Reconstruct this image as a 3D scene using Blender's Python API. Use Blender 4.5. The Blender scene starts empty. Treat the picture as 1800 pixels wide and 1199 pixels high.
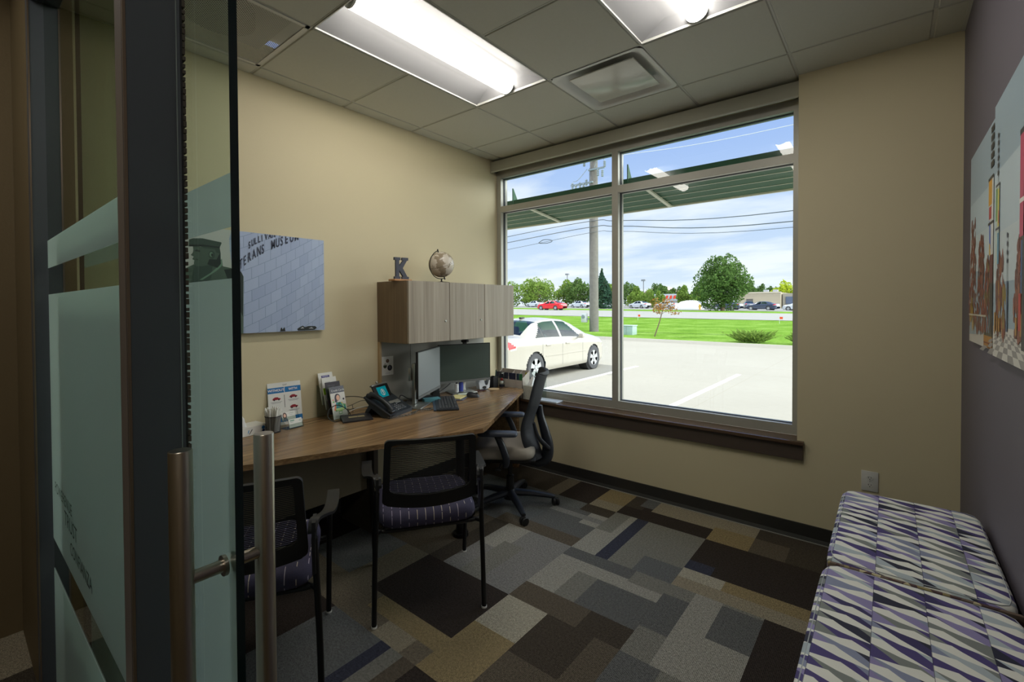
import bpy, bmesh, math, random
import numpy as np
from mathutils import Vector, Matrix

random.seed(7)
S = bpy.context.scene
COL = S.collection
PI = math.pi
rad = math.radians

# ------------------------------------------------------------------ camera
F_PX, YAW, PITCH, ROLL, CY, CAM_H = 815.853, rad(39.0512), rad(0.89626), rad(-0.27262), 550.811, 1.465
fwd = Vector((-math.sin(YAW) * math.cos(PITCH), math.cos(YAW) * math.cos(PITCH), -math.sin(PITCH)))
r0 = Vector((math.cos(YAW), math.sin(YAW), 0.0))
u0 = r0.cross(fwd)
rgt = math.cos(ROLL) * r0 + math.sin(ROLL) * u0
upv = -math.sin(ROLL) * r0 + math.cos(ROLL) * u0
cd = bpy.data.cameras.new('camera')
cam = bpy.data.objects.new('camera', cd)
COL.objects.link(cam)
mw = Matrix((rgt, upv, -fwd)).transposed().to_4x4()
mw.translation = Vector((0, 0, CAM_H))
cam.matrix_world = mw
cd.sensor_width = 36.0
cd.lens = F_PX / 1800 * 36.0
cd.shift_x = 0.0
cd.shift_y = -(599.5 - CY) / 1800
cd.clip_start = 0.02
cd.clip_end = 1000
S.camera = cam

# ------------------------------------------------------------------ colour management
S.view_settings.view_transform = 'Standard'
S.view_settings.look = 'None'
S.view_settings.exposure = 0.68
S.view_settings.gamma = 1.0
S.view_settings.use_curve_mapping = False


def lin(c):
    c = c / 255.0
    return c / 12.92 if c <= 0.04045 else ((c + 0.055) / 1.055) ** 2.4


def L3(rgb):
    return (lin(rgb[0]), lin(rgb[1]), lin(rgb[2]), 1.0)


# ------------------------------------------------------------------ node helpers
class NT:
    def __init__(self, tree):
        self.t = tree
        self.n = tree.nodes
        self.l = tree.links

    def node(self, kind, **kw):
        nd = self.n.new(kind)
        for k, v in kw.items():
            setattr(nd, k, v)
        return nd

    def put(self, sock, v):
        if isinstance(v, bpy.types.NodeSocket):
            self.l.new(v, sock)
        else:
            sock.default_value = v

    def m(self, op, a, b=None, c=None):
        nd = self.node('ShaderNodeMath', operation=op)
        self.put(nd.inputs[0], a)
        if b is not None:
            self.put(nd.inputs[1], b)
        if c is not None:
            self.put(nd.inputs[2], c)
        return nd.outputs[0]

    def mix(self, f, a, b):
        nd = self.node('ShaderNodeMix', data_type='RGBA')
        self.put(nd.inputs[0], f)
        self.put(nd.inputs[6], a)
        self.put(nd.inputs[7], b)
        return nd.outputs[2]

    def coord(self, which='Object'):
        return self.node('ShaderNodeTexCoord').outputs[which]

    def noise(self, vec, scale, detail=3.0, rough=0.5):
        nd = self.node('ShaderNodeTexNoise')
        self.put(nd.inputs['Vector'], vec)
        nd.inputs['Scale'].default_value = scale
        nd.inputs['Detail'].default_value = detail
        nd.inputs['Roughness'].default_value = rough
        return nd.outputs[0]

    def mapping(self, vec, scale=(1, 1, 1), rot=(0, 0, 0), loc=(0, 0, 0)):
        nd = self.node('ShaderNodeMapping')
        self.put(nd.inputs[0], vec)
        nd.inputs['Scale'].default_value = scale
        nd.inputs['Rotation'].default_value = rot
        nd.inputs['Location'].default_value = loc
        return nd.outputs[0]

    def ramp(self, f, stops, interp='LINEAR'):
        nd = self.node('ShaderNodeValToRGB')
        cr = nd.color_ramp
        cr.interpolation = interp
        while len(cr.elements) > 1:
            cr.elements.remove(cr.elements[-1])
        cr.elements[0].position = stops[0][0]
        cr.elements[0].color = stops[0][1]
        for p, c in stops[1:]:
            e = cr.elements.new(p)
            e.color = c
        self.put(nd.inputs[0], f)
        return nd.outputs[0]

    def sep(self, vec):
        nd = self.node('ShaderNodeSeparateXYZ')
        self.put(nd.inputs[0], vec)
        return nd.outputs

    def comb(self, x, y, z):
        nd = self.node('ShaderNodeCombineXYZ')
        self.put(nd.inputs[0], x)
        self.put(nd.inputs[1], y)
        self.put(nd.inputs[2], z)
        return nd.outputs[0]

    def white(self, vec):
        nd = self.node('ShaderNodeTexWhiteNoise', noise_dimensions='3D')
        self.put(nd.inputs['Vector'], vec)
        return nd.outputs['Value']

    def bump(self, h, strength, dist=0.01):
        nd = self.node('ShaderNodeBump')
        self.put(nd.inputs['Height'], h)
        nd.inputs['Strength'].default_value = strength
        nd.inputs['Distance'].default_value = dist
        return nd.outputs[0]


def new_mat(name):
    m = bpy.data.materials.new(name)
    m.use_nodes = True
    m.node_tree.nodes.clear()
    t = NT(m.node_tree)
    out = t.node('ShaderNodeOutputMaterial')
    return m, t, out


_mc = {}


def mat(rgb, rough=0.5, metal=0.0, var=0.0, vscale=20.0, bump=0.0, bscale=300.0, spec=0.5, name=None, emit=None, coat=0.0):
    """a plain surface: base colour with slight procedural mottling and grain"""
    key = (tuple(rgb), rough, metal, var, vscale, bump, bscale, spec, emit, coat)
    if key in _mc:
        return _mc[key]
    m, t, out = new_mat(name or 'surface')
    p = t.node('ShaderNodeBsdfPrincipled')
    co = t.coord()
    c = L3(rgb)
    n = t.noise(co, vscale, 2.0)
    v = max(var, 0.02)
    dark = tuple(x * (1 - v) for x in c[:3]) + (1,)
    light = tuple(min(1, x * (1 + v)) for x in c[:3]) + (1,)
    t.put(p.inputs['Base Color'], t.mix(n, dark, light))
    p.inputs['Roughness'].default_value = rough
    p.inputs['Metallic'].default_value = metal
    p.inputs['Specular IOR Level'].default_value = spec
    if coat:
        p.inputs['Coat Weight'].default_value = coat
    if bump:
        t.put(p.inputs['Normal'], t.bump(t.noise(co, bscale, 2.0), bump, 0.002))
    if emit:
        p.inputs['Emission Color'].default_value = L3(rgb)
        p.inputs['Emission Strength'].default_value = emit
    t.l.new(p.outputs[0], out.inputs[0])
    _mc[key] = m
    return m


# ------------------------------------------------------------------ world
w = bpy.data.worlds.new('sky')
S.world = w
w.use_nodes = True
w.node_tree.nodes.clear()
t = NT(w.node_tree)
wo = t.node('ShaderNodeOutputWorld')
bg = t.node('ShaderNodeBackground')
g = t.coord('Generated')
sx, sy, sz = t.sep(g)
elev = t.m('MAXIMUM', sz, 0.0)
base = t.ramp(elev, [(0.0, L3((226, 233, 245))), (0.08, L3((206, 220, 245))), (0.2, L3((184, 204, 242))), (0.36, L3((150, 178, 236))), (0.7, L3((90, 130, 205))), (1.0, L3((70, 105, 180)))])
# wispy clouds: stretched noise on the dome projected to a plane
h = t.m('ADD', elev, 0.12)
px = t.m('DIVIDE', sx, h)
py = t.m('DIVIDE', sy, h)
cl = t.noise(t.mapping(t.comb(px, py, 0.0), scale=(0.55, 0.8, 1), rot=(0, 0, 0.5), loc=(3.1, 1.7, 0)), 1.15, 6.0, 0.55)
low = t.m('SUBTRACT', 1.0, t.m('MULTIPLY', elev, 2.5))
mask = t.m('ADD', t.m('SUBTRACT', cl, 0.55), t.m('MULTIPLY', t.m('MAXIMUM', low, 0.0), 0.17))
mask = t.m('MULTIPLY', t.m('MINIMUM', t.m('MAXIMUM', t.m('MULTIPLY', mask, 5.5), 0.0), 1.0), 0.85)
skyc = t.mix(mask, base, L3((246, 247, 252)))
# unseen bright cloud added off to the right to brighten the left wall
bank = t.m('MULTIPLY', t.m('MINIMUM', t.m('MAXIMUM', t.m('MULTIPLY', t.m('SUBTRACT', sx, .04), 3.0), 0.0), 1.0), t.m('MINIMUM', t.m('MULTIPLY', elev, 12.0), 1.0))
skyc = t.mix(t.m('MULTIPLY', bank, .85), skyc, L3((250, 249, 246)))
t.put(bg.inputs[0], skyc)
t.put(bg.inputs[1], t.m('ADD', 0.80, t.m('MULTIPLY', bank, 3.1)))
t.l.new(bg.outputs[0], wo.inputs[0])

# ------------------------------------------------------------------ sun (high, from beyond the left of the lot)
sd = bpy.data.lights.new('sun', 'SUN')
sd.energy = 2.7
sd.angle = rad(0.6)
sd.color = (1.0, 0.96, 0.9)
sun = bpy.data.objects.new('sun', sd)
COL.objects.link(sun)
sdir = Vector((0.72, 0.12, -1.0)).normalized()
sun.rotation_euler = sdir.to_track_quat('-Z', 'Y').to_euler()
sun.location = (-8, 10, 12)
TUBE_EMIT = 14.5

# ------------------------------------------------------------------ mesh builder


def rotm(rx=0, ry=0, rz=0):
    from mathutils import Euler
    return Euler((rx, ry, rz)).to_matrix()


class MB:
    def __init__(self, o=(0, 0, 0)):
        self.o = Vector(o)
        self.v = []
        self.f = []
        self.m = []
        self.cm = 0

    def add(self, vs, fs, m=None):
        b = len(self.v)
        self.v += [Vector(p) - self.o for p in vs]
        for f in fs:
            self.f.append([b + i for i in f])
            self.m.append(self.cm if m is None else m)
        return self

    def box(self, x0, x1, y0, y1, z0, z1, m=None, M=None):
        vs = [Vector((x, y, z)) for z in (z0, z1) for y in (y0, y1) for x in (x0, x1)]
        if M is not None:
            vs = [M @ p for p in vs]
        return self.add(vs, [(0, 2, 3, 1), (4, 5, 7, 6), (0, 1, 5, 4), (2, 6, 7, 3), (0, 4, 6, 2), (1, 3, 7, 5)], m)

    def rbox(self, x0, x1, y0, y1, z0, z1, r=0.005, seg=2, m=None, M=None):
        bm = bmesh.new()
        bmesh.ops.create_cube(bm, size=1.0)
        for p in bm.verts:
            p.co = Vector(((x0 + x1) / 2 + p.co.x * (x1 - x0), (y0 + y1) / 2 + p.co.y * (y1 - y0), (z0 + z1) / 2 + p.co.z * (z1 - z0)))
        r = min(r, abs(x1 - x0) * .49, abs(y1 - y0) * .49, abs(z1 - z0) * .49)
        bmesh.ops.bevel(bm, geom=bm.edges[:], offset=r, segments=seg, profile=0.5, affect='EDGES')
        bm.verts.index_update()
        vs = [p.co.copy() for p in bm.verts]
        if M is not None:
            vs = [M @ p for p in vs]
        self.add(vs, [[q.index for q in f.verts] for f in bm.faces], m)
        bm.free()
        return self

    def frame(self, d):
        d = Vector(d).normalized()
        a = Vector((0, 0, 1)) if abs(d.z) < .9 else Vector((1, 0, 0))
        s = d.cross(a).normalized()
        return s, s.cross(d).normalized()

    def cyl(self, p0, p1, r0, r1=None, n=16, caps=True, m=None):
        p0, p1 = Vector(p0), Vector(p1)
        r1 = r0 if r1 is None else r1
        s, q = self.frame(p1 - p0)
        vs = []
        for p, r in ((p0, r0), (p1, r1)):
            for i in range(n):
                a = 2 * PI * i / n
                vs.append(p + s * math.cos(a) * r + q * math.sin(a) * r)
        fs = [(i, (i + 1) % n, n + (i + 1) % n, n + i) for i in range(n)]
        if caps:
            fs += [tuple(range(n))[::-1], tuple(range(n, 2 * n))]
        return self.add(vs, fs, m)

    def tube(self, pts, r, n=10, m=None, flat=1.0, up=None, smooth=0, caps=True):
        pts = [Vector(p) for p in pts]
        if smooth:
            pts = spline(pts, smooth)
        k = len(pts)
        rs = r if isinstance(r, (list, tuple)) else [r] * k
        if len(rs) != k:
            rs = [np.interp(i / (k - 1), np.linspace(0, 1, len(rs)), rs) for i in range(k)]
        vs = []
        prev = None
        for i, p in enumerate(pts):
            d = (pts[min(i + 1, k - 1)] - pts[max(i - 1, 0)]).normalized()
            if up is not None:
                s = d.cross(Vector(up)).normalized()
            elif prev is None:
                s = self.frame(d)[0]
            else:
                s = (prev - d * prev.dot(d)).normalized()
            prev = s
            q = s.cross(d).normalized()
            for j in range(n):
                a = 2 * PI * j / n
                vs.append(p + s * math.cos(a) * rs[i] + q * math.sin(a) * rs[i] * flat)
        fs = [(i * n + j, i * n + (j + 1) % n, (i + 1) * n + (j + 1) % n, (i + 1) * n + j) for i in range(k - 1) for j in range(n)]
        if caps:
            fs += [tuple(range(n))[::-1], tuple(range((k - 1) * n, k * n))]
        return self.add(vs, fs, m)

    def lathe(self, prof, c=(0, 0, 0), n=24, axis=(0, 0, 1), m=None):
        c = Vector(c)
        ax = Vector(axis).normalized()
        s, q = self.frame(ax)
        vs = []
        for r, z in prof:
            for j in range(n):
                a = 2 * PI * j / n
                vs.append(c + ax * z + s * math.cos(a) * r + q * math.sin(a) * r)
        k = len(prof)
        fs = [(i * n + j, i * n + (j + 1) % n, (i + 1) * n + (j + 1) % n, (i + 1) * n + j) for i in range(k - 1) for j in range(n)]
        if prof[0][0] > 1e-6:
            fs.append(tuple(range(n))[::-1])
        if prof[-1][0] > 1e-6:
            fs.append(tuple(range((k - 1) * n, k * n)))
        return self.add(vs, fs, m)

    def prism(self, poly, O, A, B, N, m=None):
        """polygon (s,t) in the plane O + s*A + t*B, thickened by the vector N"""
        O, A, B, N = Vector(O), Vector(A), Vector(B), Vector(N)
        k = len(poly)
        vs = [O + A * s + B * q for s, q in poly]
        vs += [p + N for p in vs]
        fs = [tuple(range(k))[::-1], tuple(range(k, 2 * k))] + [(i, (i + 1) % k, k + (i + 1) % k, k + i) for i in range(k)]
        return self.add(vs, fs, m)

    def poly(self, poly, O, A, B, m=None):
        O, A, B = Vector(O), Vector(A), Vector(B)
        return self.add([O + A * s + B * q for s, q in poly], [tuple(range(len(poly)))], m)

    def sphere(self, c, r, sc=(1, 1, 1), n=16, k=10, m=None, M=None):
        c = Vector(c)
        vs = []
        for i in range(k + 1):
            th = PI * i / k
            for j in range(n):
                a = 2 * PI * j / n
                p = Vector((r * sc[0] * math.sin(th) * math.cos(a), r * sc[1] * math.sin(th) * math.sin(a), r * sc[2] * math.cos(th)))
                if M is not None:
                    p = M @ p
                vs.append(c + p)
        fs = [(i * n + j, (i + 1) * n + j, (i + 1) * n + (j + 1) % n, i * n + (j + 1) % n) for i in range(k) for j in range(n)]
        return self.add(vs, fs, m)

    def build(self, name, mats, parent=None, smooth=35, weld=True):
        me = bpy.data.meshes.new(name)
        me.from_pydata([tuple(p) for p in self.v], [], self.f)
        if not isinstance(mats, (list, tuple)):
            mats = [mats]
        for x in mats:
            me.materials.append(x)
        me.polygons.foreach_set('material_index', [min(i, len(mats) - 1) for i in self.m])
        if weld:
            bm = bmesh.new()
            bm.from_mesh(me)
            bmesh.ops.remove_doubles(bm, verts=bm.verts, dist=1e-6)
            bmesh.ops.dissolve_degenerate(bm, edges=bm.edges, dist=1e-6)
            bmesh.ops.recalc_face_normals(bm, faces=bm.faces)
            bm.to_mesh(me)
            bm.free()
        if smooth:
            me.polygons.foreach_set('use_smooth', [True] * len(me.polygons))
            me.set_sharp_from_angle(angle=rad(smooth))
        me.update()
        o = bpy.data.objects.new(name, me)
        COL.objects.link(o)
        if parent is not None:
            o.parent = parent
        return o


def spline(pts, sub):
    pts = [Vector(p) for p in pts]
    out = []
    for i in range(len(pts) - 1):
        p0 = pts[max(i - 1, 0)]
        p1, p2 = pts[i], pts[i + 1]
        p3 = pts[min(i + 2, len(pts) - 1)]
        for j in range(sub):
            u = j / sub
            out.append(0.5 * ((2 * p1) + (p2 - p0) * u + (2 * p0 - 5 * p1 + 4 * p2 - p3) * u * u + (3 * p1 - p0 - 3 * p2 + p3) * u ** 3))
    out.append(pts[-1])
    return out


def tag(o, label, cat, group=None, kind=None):
    o['label'] = label
    if cat:
        o['category'] = cat
    if group:
        o['group'] = group
    if kind:
        o['kind'] = kind
    return o


def thing(name, label, cat, loc=(0, 0, 0), rz=0.0, group=None):
    o = bpy.data.objects.new(name, None)
    o.empty_display_size = 0.1
    COL.objects.link(o)
    o.location = loc
    o.rotation_euler = (0, 0, rz)
    return tag(o, label, cat, group)


def struct(o, label=None):
    o['kind'] = 'structure'
    if label:
        o['label'] = label
    return o


def dup(root, loc, rz=None, label=None, group=None):
    r = root.copy()
    COL.objects.link(r)
    r.location = loc
    if rz is not None:
        r.rotation_euler = (0, 0, rz)
    if label:
        r['label'] = label
    if group:
        r['group'] = group
    for ch in list(root.children):
        c = ch.copy()
        COL.objects.link(c)
        c.parent = r
        for gch in list(ch.children):
            d = gch.copy()
            COL.objects.link(d)
            d.parent = c
    return r


def circ(cx, cy, r, n=20, ry=None, a0=0, a1=2 * PI):
    ry = ry or r
    full = abs(a1 - a0 - 2 * PI) < 1e-6
    return [(cx + r * math.cos(a0 + (a1 - a0) * i / (n if full else n - 1)), cy + ry * math.sin(a0 + (a1 - a0) * i / (n if full else n - 1))) for i in range(n)]


def rect(x0, y0, x1, y1):
    return [(x0, y0), (x1, y0), (x1, y1), (x0, y1)]


def print_on(name, parent, O, A, B, items, o=(0, 0, 0), step=0.0002, rough=0.5, label=None):
    """flat printing on a surface: items = [(rgb, polygon), ...], each ink layer a hair above the last"""
    A, B, O = Vector(A), Vector(B), Vector(O)
    N = A.cross(B).normalized()
    mb = MB(o)
    step = min(step, .002 / max(1, len(items)))
    mats, idx = [], {}
    for i, (rgb, poly) in enumerate(items):
        if rgb not in idx:
            idx[rgb] = len(mats)
            mats.append(mat(rgb, rough=rough))
        mb.poly(poly, O + N * step * (i + 1), A, B, idx[rgb])
    ob = mb.build(name, mats, parent, smooth=0, weld=False)
    if label:
        ob['label'] = label
    return ob


_dg = [None]


def text(name, s, size, O, A, B, m, parent=None, o=(0, 0, 0), extrude=0.0, align='LEFT', squash=1.0, lift=0.0003, bold=0.0):
    cu = bpy.data.curves.new('lettering', 'FONT')
    cu.body = s
    cu.size = size
    cu.align_x = align
    cu.extrude = extrude
    cu.offset = bold
    cu.resolution_u = 3
    tmp = bpy.data.objects.new('lettering', cu)
    COL.objects.link(tmp)
    bpy.context.view_layer.update()
    dg = bpy.context.evaluated_depsgraph_get()
    me = bpy.data.meshes.new_from_object(tmp.evaluated_get(dg))
    bpy.data.objects.remove(tmp)
    bpy.data.curves.remove(cu)
    A, B, O = Vector(A).normalized(), Vector(B).normalized(), Vector(O)
    N = A.cross(B).normalized()
    for p in me.vertices:
        c = p.co.copy()
        p.co = O + A * c.x * squash + B * c.y + N * (c.z + lift + extrude) - Vector(o)
    me.materials.clear()
    me.materials.append(m)
    me.update()
    ob = bpy.data.objects.new(name, me)
    COL.objects.link(ob)
    if parent is not None:
        ob.parent = parent
    return ob

# ------------------------------------------------------------------ special materials


def paint(rgb, bump=0.15, bscale=180, rough=0.6, name='wall paint'):
    return mat(rgb, rough=rough, var=0.02, vscale=3, bump=bump, bscale=bscale, spec=0.25, name=name)


M_BEIGE = paint((213, 202, 169))
M_HALL = paint((112, 98, 72), bump=0.6, bscale=110)
M_PURPLE = paint((104, 98, 106))
M_TILE = mat((206, 206, 196), rough=0.9, var=0.03, vscale=60, bump=0.4, bscale=420, spec=0.1, name='ceiling tile')
M_GRID = mat((205, 205, 198), rough=0.5, spec=0.3, name='white grid metal')
M_WHITEMET = mat((214, 214, 210), rough=0.35, spec=0.4, name='white enamel')
M_DARKFRAME = mat((72, 77, 84), rough=0.45, metal=0.0, var=0.03, name='charcoal aluminium')
M_ALU = mat((176, 174, 164), rough=0.45, metal=0.25, var=0.03, name='clear anodised aluminium')
M_GASKET = mat((28, 34, 42), rough=0.6, name='gasket')
M_BLACK = mat((24, 25, 27), rough=0.45, name='black plastic')
M_BLACKMETAL = mat((18, 19, 21), rough=0.38, metal=0.2, name='black powder coat')
M_SOFTBLACK = mat((32, 34, 37), rough=0.75, bump=0.3, bscale=900, name='black fabric')
M_RUBBER = mat((46, 45, 43), rough=0.55, bump=0.1, bscale=200, name='rubber base')
M_PAPER = mat((232, 232, 228), rough=0.7, name='paper')
M_CONC = None


def brushed(rgb=(176, 168, 156), rough=0.3, axis=2):
    m, t, out = new_mat('brushed steel')
    p = t.node('ShaderNodeBsdfPrincipled')
    sc = [400, 400, 400]
    sc[axis] = 4
    n = t.noise(t.mapping(t.coord(), scale=tuple(sc)), 1.0, 2.0)
    t.put(p.inputs['Base Color'], L3(rgb))
    p.inputs['Metallic'].default_value = 1.0
    t.put(p.inputs['Roughness'], t.m('ADD', rough - 0.06, t.m('MULTIPLY', n, 0.14)))
    t.put(p.inputs['Normal'], t.bump(n, 0.08, 0.001))
    t.l.new(p.outputs[0], out.inputs[0])
    return m


M_STEEL = brushed()
M_SILVER = mat((176, 176, 172), rough=0.32, metal=0.85, name='silver')


def laminate(axis, dark=(88, 68, 50), light=(150, 124, 96), rough=0.32, fine=90.0):
    m, t, out = new_mat('walnut laminate')
    p = t.node('ShaderNodeBsdfPrincipled')
    sc = [fine, fine, fine]
    sc[axis] = 1.6
    sc2 = [18.0, 18.0, 18.0]
    sc2[axis] = 0.5
    co = t.coord()
    a = t.noise(t.mapping(co, scale=tuple(sc)), 1.0, 4.0, 0.6)
    b = t.noise(t.mapping(co, scale=tuple(sc2)), 1.0, 3.0, 0.5)
    f = t.m('ADD', t.m('MULTIPLY', a, 0.6), t.m('MULTIPLY', b, 0.4))
    c = t.ramp(f, [(0.32, L3(dark)), (0.5, L3(tuple((x + y) / 2 for x, y in zip(dark, light)))), (0.66, L3(light))])
    t.put(p.inputs['Base Color'], c)
    p.inputs['Roughness'].default_value = rough
    p.inputs['Specular IOR Level'].default_value = 0.5
    t.put(p.inputs['Normal'], t.bump(a, 0.05, 0.001))
    t.l.new(p.outputs[0], out.inputs[0])
    return m


M_DESK = laminate(1, dark=(94, 71, 48), light=(174, 139, 99), rough=0.26)
M_CAB_LIT = laminate(2, dark=(124, 112, 96), light=(172, 160, 142), rough=0.45, fine=140)  # lit copy of the cabinet laminate, painted paler and greyer
M_CAB_SHADED = laminate(2, dark=(96, 78, 58), light=(134, 112, 86), rough=0.5, fine=140)  # same laminate as the doors, painted darker and browner as its shaded copy
M_SILL = mat((92, 72, 56), rough=0.22, var=0.08, vscale=30, name='sill laminate')


def glass(tint=(235, 245, 240), refl=1.0, name='glass', ior=1.5, rough=0.0):
    m, t, out = new_mat(name)
    tr = t.node('ShaderNodeBsdfTransparent')
    t.put(tr.inputs[0], L3(tint))
    gl = t.node('ShaderNodeBsdfGlossy')
    gl.inputs['Roughness'].default_value = rough
    fr = t.node('ShaderNodeFresnel')
    fr.inputs[0].default_value = ior
    mx = t.node('ShaderNodeMixShader')
    bf = t.node('ShaderNodeNewGeometry').outputs['Backfacing']
    t.put(mx.inputs[0], t.m('MULTIPLY', t.m('MULTIPLY', fr.outputs[0], refl), t.m('SUBTRACT', 1.0, bf)))
    t.l.new(tr.outputs[0], mx.inputs[1])
    t.l.new(gl.outputs[0], mx.inputs[2])
    t.l.new(mx.outputs[0], out.inputs[0])
    return m


M_GLASS = glass((246, 250, 248), 0.9, 'window glass')
M_GREENGLASS = glass((234, 242, 237), 0.6, 'green door glass')
M_EDGE = mat((8, 30, 30), rough=0.08, spec=0.8, name='polished glass edge')
M_CLEAR = glass((236, 240, 238), 1.0, 'clear acrylic')


def film():
    m, t, out = new_mat('frosted film')
    tr = t.node('ShaderNodeBsdfTransparent')
    t.put(tr.inputs[0], L3((222, 232, 232)))
    df = t.node('ShaderNodeBsdfDiffuse')
    t.put(df.inputs[0], L3((206, 216, 218)))
    tl = t.node('ShaderNodeBsdfTranslucent')
    t.put(tl.inputs[0], L3((238, 246, 248)))
    a = t.node('ShaderNodeMixShader')
    a.inputs[0].default_value = 0.68
    t.l.new(df.outputs[0], a.inputs[1])
    t.l.new(tl.outputs[0], a.inputs[2])
    b = t.node('ShaderNodeMixShader')
    b.inputs[0].default_value = 0.72
    t.l.new(tr.outputs[0], b.inputs[1])
    t.l.new(a.outputs[0], b.inputs[2])
    t.l.new(b.outputs[0], out.inputs[0])
    return m


M_FILM = film()


def leafmat(c1, c2, seed=0.0):
    m, t, out = new_mat('leaves')
    oi = t.noise(t.coord(), 0.9, 3.0)
    rnd = t.node('ShaderNodeNewGeometry').outputs['Random Per Island']
    f = t.m('ADD', t.m('MULTIPLY', oi, 0.5), t.m('MULTIPLY', rnd, 0.5))
    c = t.mix(f, L3(c1), L3(c2))
    d = t.node('ShaderNodeBsdfDiffuse')
    tl = t.node('ShaderNodeBsdfTranslucent')
    t.put(d.inputs[0], c)
    t.put(tl.inputs[0], c)
    mx = t.node('ShaderNodeMixShader')
    mx.inputs[0].default_value = 0.35
    t.l.new(d.outputs[0], mx.inputs[1])
    t.l.new(tl.outputs[0], mx.inputs[2])
    t.l.new(mx.outputs[0], out.inputs[0])
    return m


# ------------------------------------------------------------------ room shell
XW, YW, XR, CE, YF = -3.027, 3.373, 0.300, 2.887, 0.33
YO = 3.62            # outer face of the window wall
WX0, WX1 = XW, -0.440    # window recess
ZS = 0.615           # sill top

# carpet floor: one mesh of 6 cm cells coloured by attribute
CC = {'ch': (52, 46, 42), 'dk': (66, 60, 52), 'br': (86, 79, 68), 'tp': (106, 98, 84), 'gy': (114, 113, 106), 'lg': (138, 136, 128),
      'bg': (152, 147, 132), 'tn': (130, 116, 86), 'lt': (134, 126, 108), 'nv': (56, 58, 70), 'sp': (90, 91, 90), 'sl': (118, 117, 114), 'bl': (94, 96, 96)}
DX, DY = 0.6075, 0.6
GX0, GY0 = -2.10, 3.0
rects = []          # x0,x1,y0,y1,key (later ones on top)
rnd = random.Random(11)
for i in range(-6, 7):
    for j in range(-9, 3):
        x0, y0 = GX0 + i * DX, GY0 + j * DY - DY
        k = rnd.choice(['ch', 'gy', 'lg', 'br', 'tn', 'sp', 'dk'])
        rects.append((x0, x0 + DX, y0, y0 + DY, k))
        if rnd.random() < .7:
            a = rnd.choice([.2, .4, .6])
            if rnd.random() < .5:
                rects.append((x0, x0 + DX * a, y0, y0 + DY, rnd.choice(['lg', 'br', 'sl', 'dk', 'lt'])))
            else:
                rects.append((x0, x0 + DX, y0, y0 + DY * a, rnd.choice(['lg', 'br', 'sl', 'dk', 'lt'])))
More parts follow.
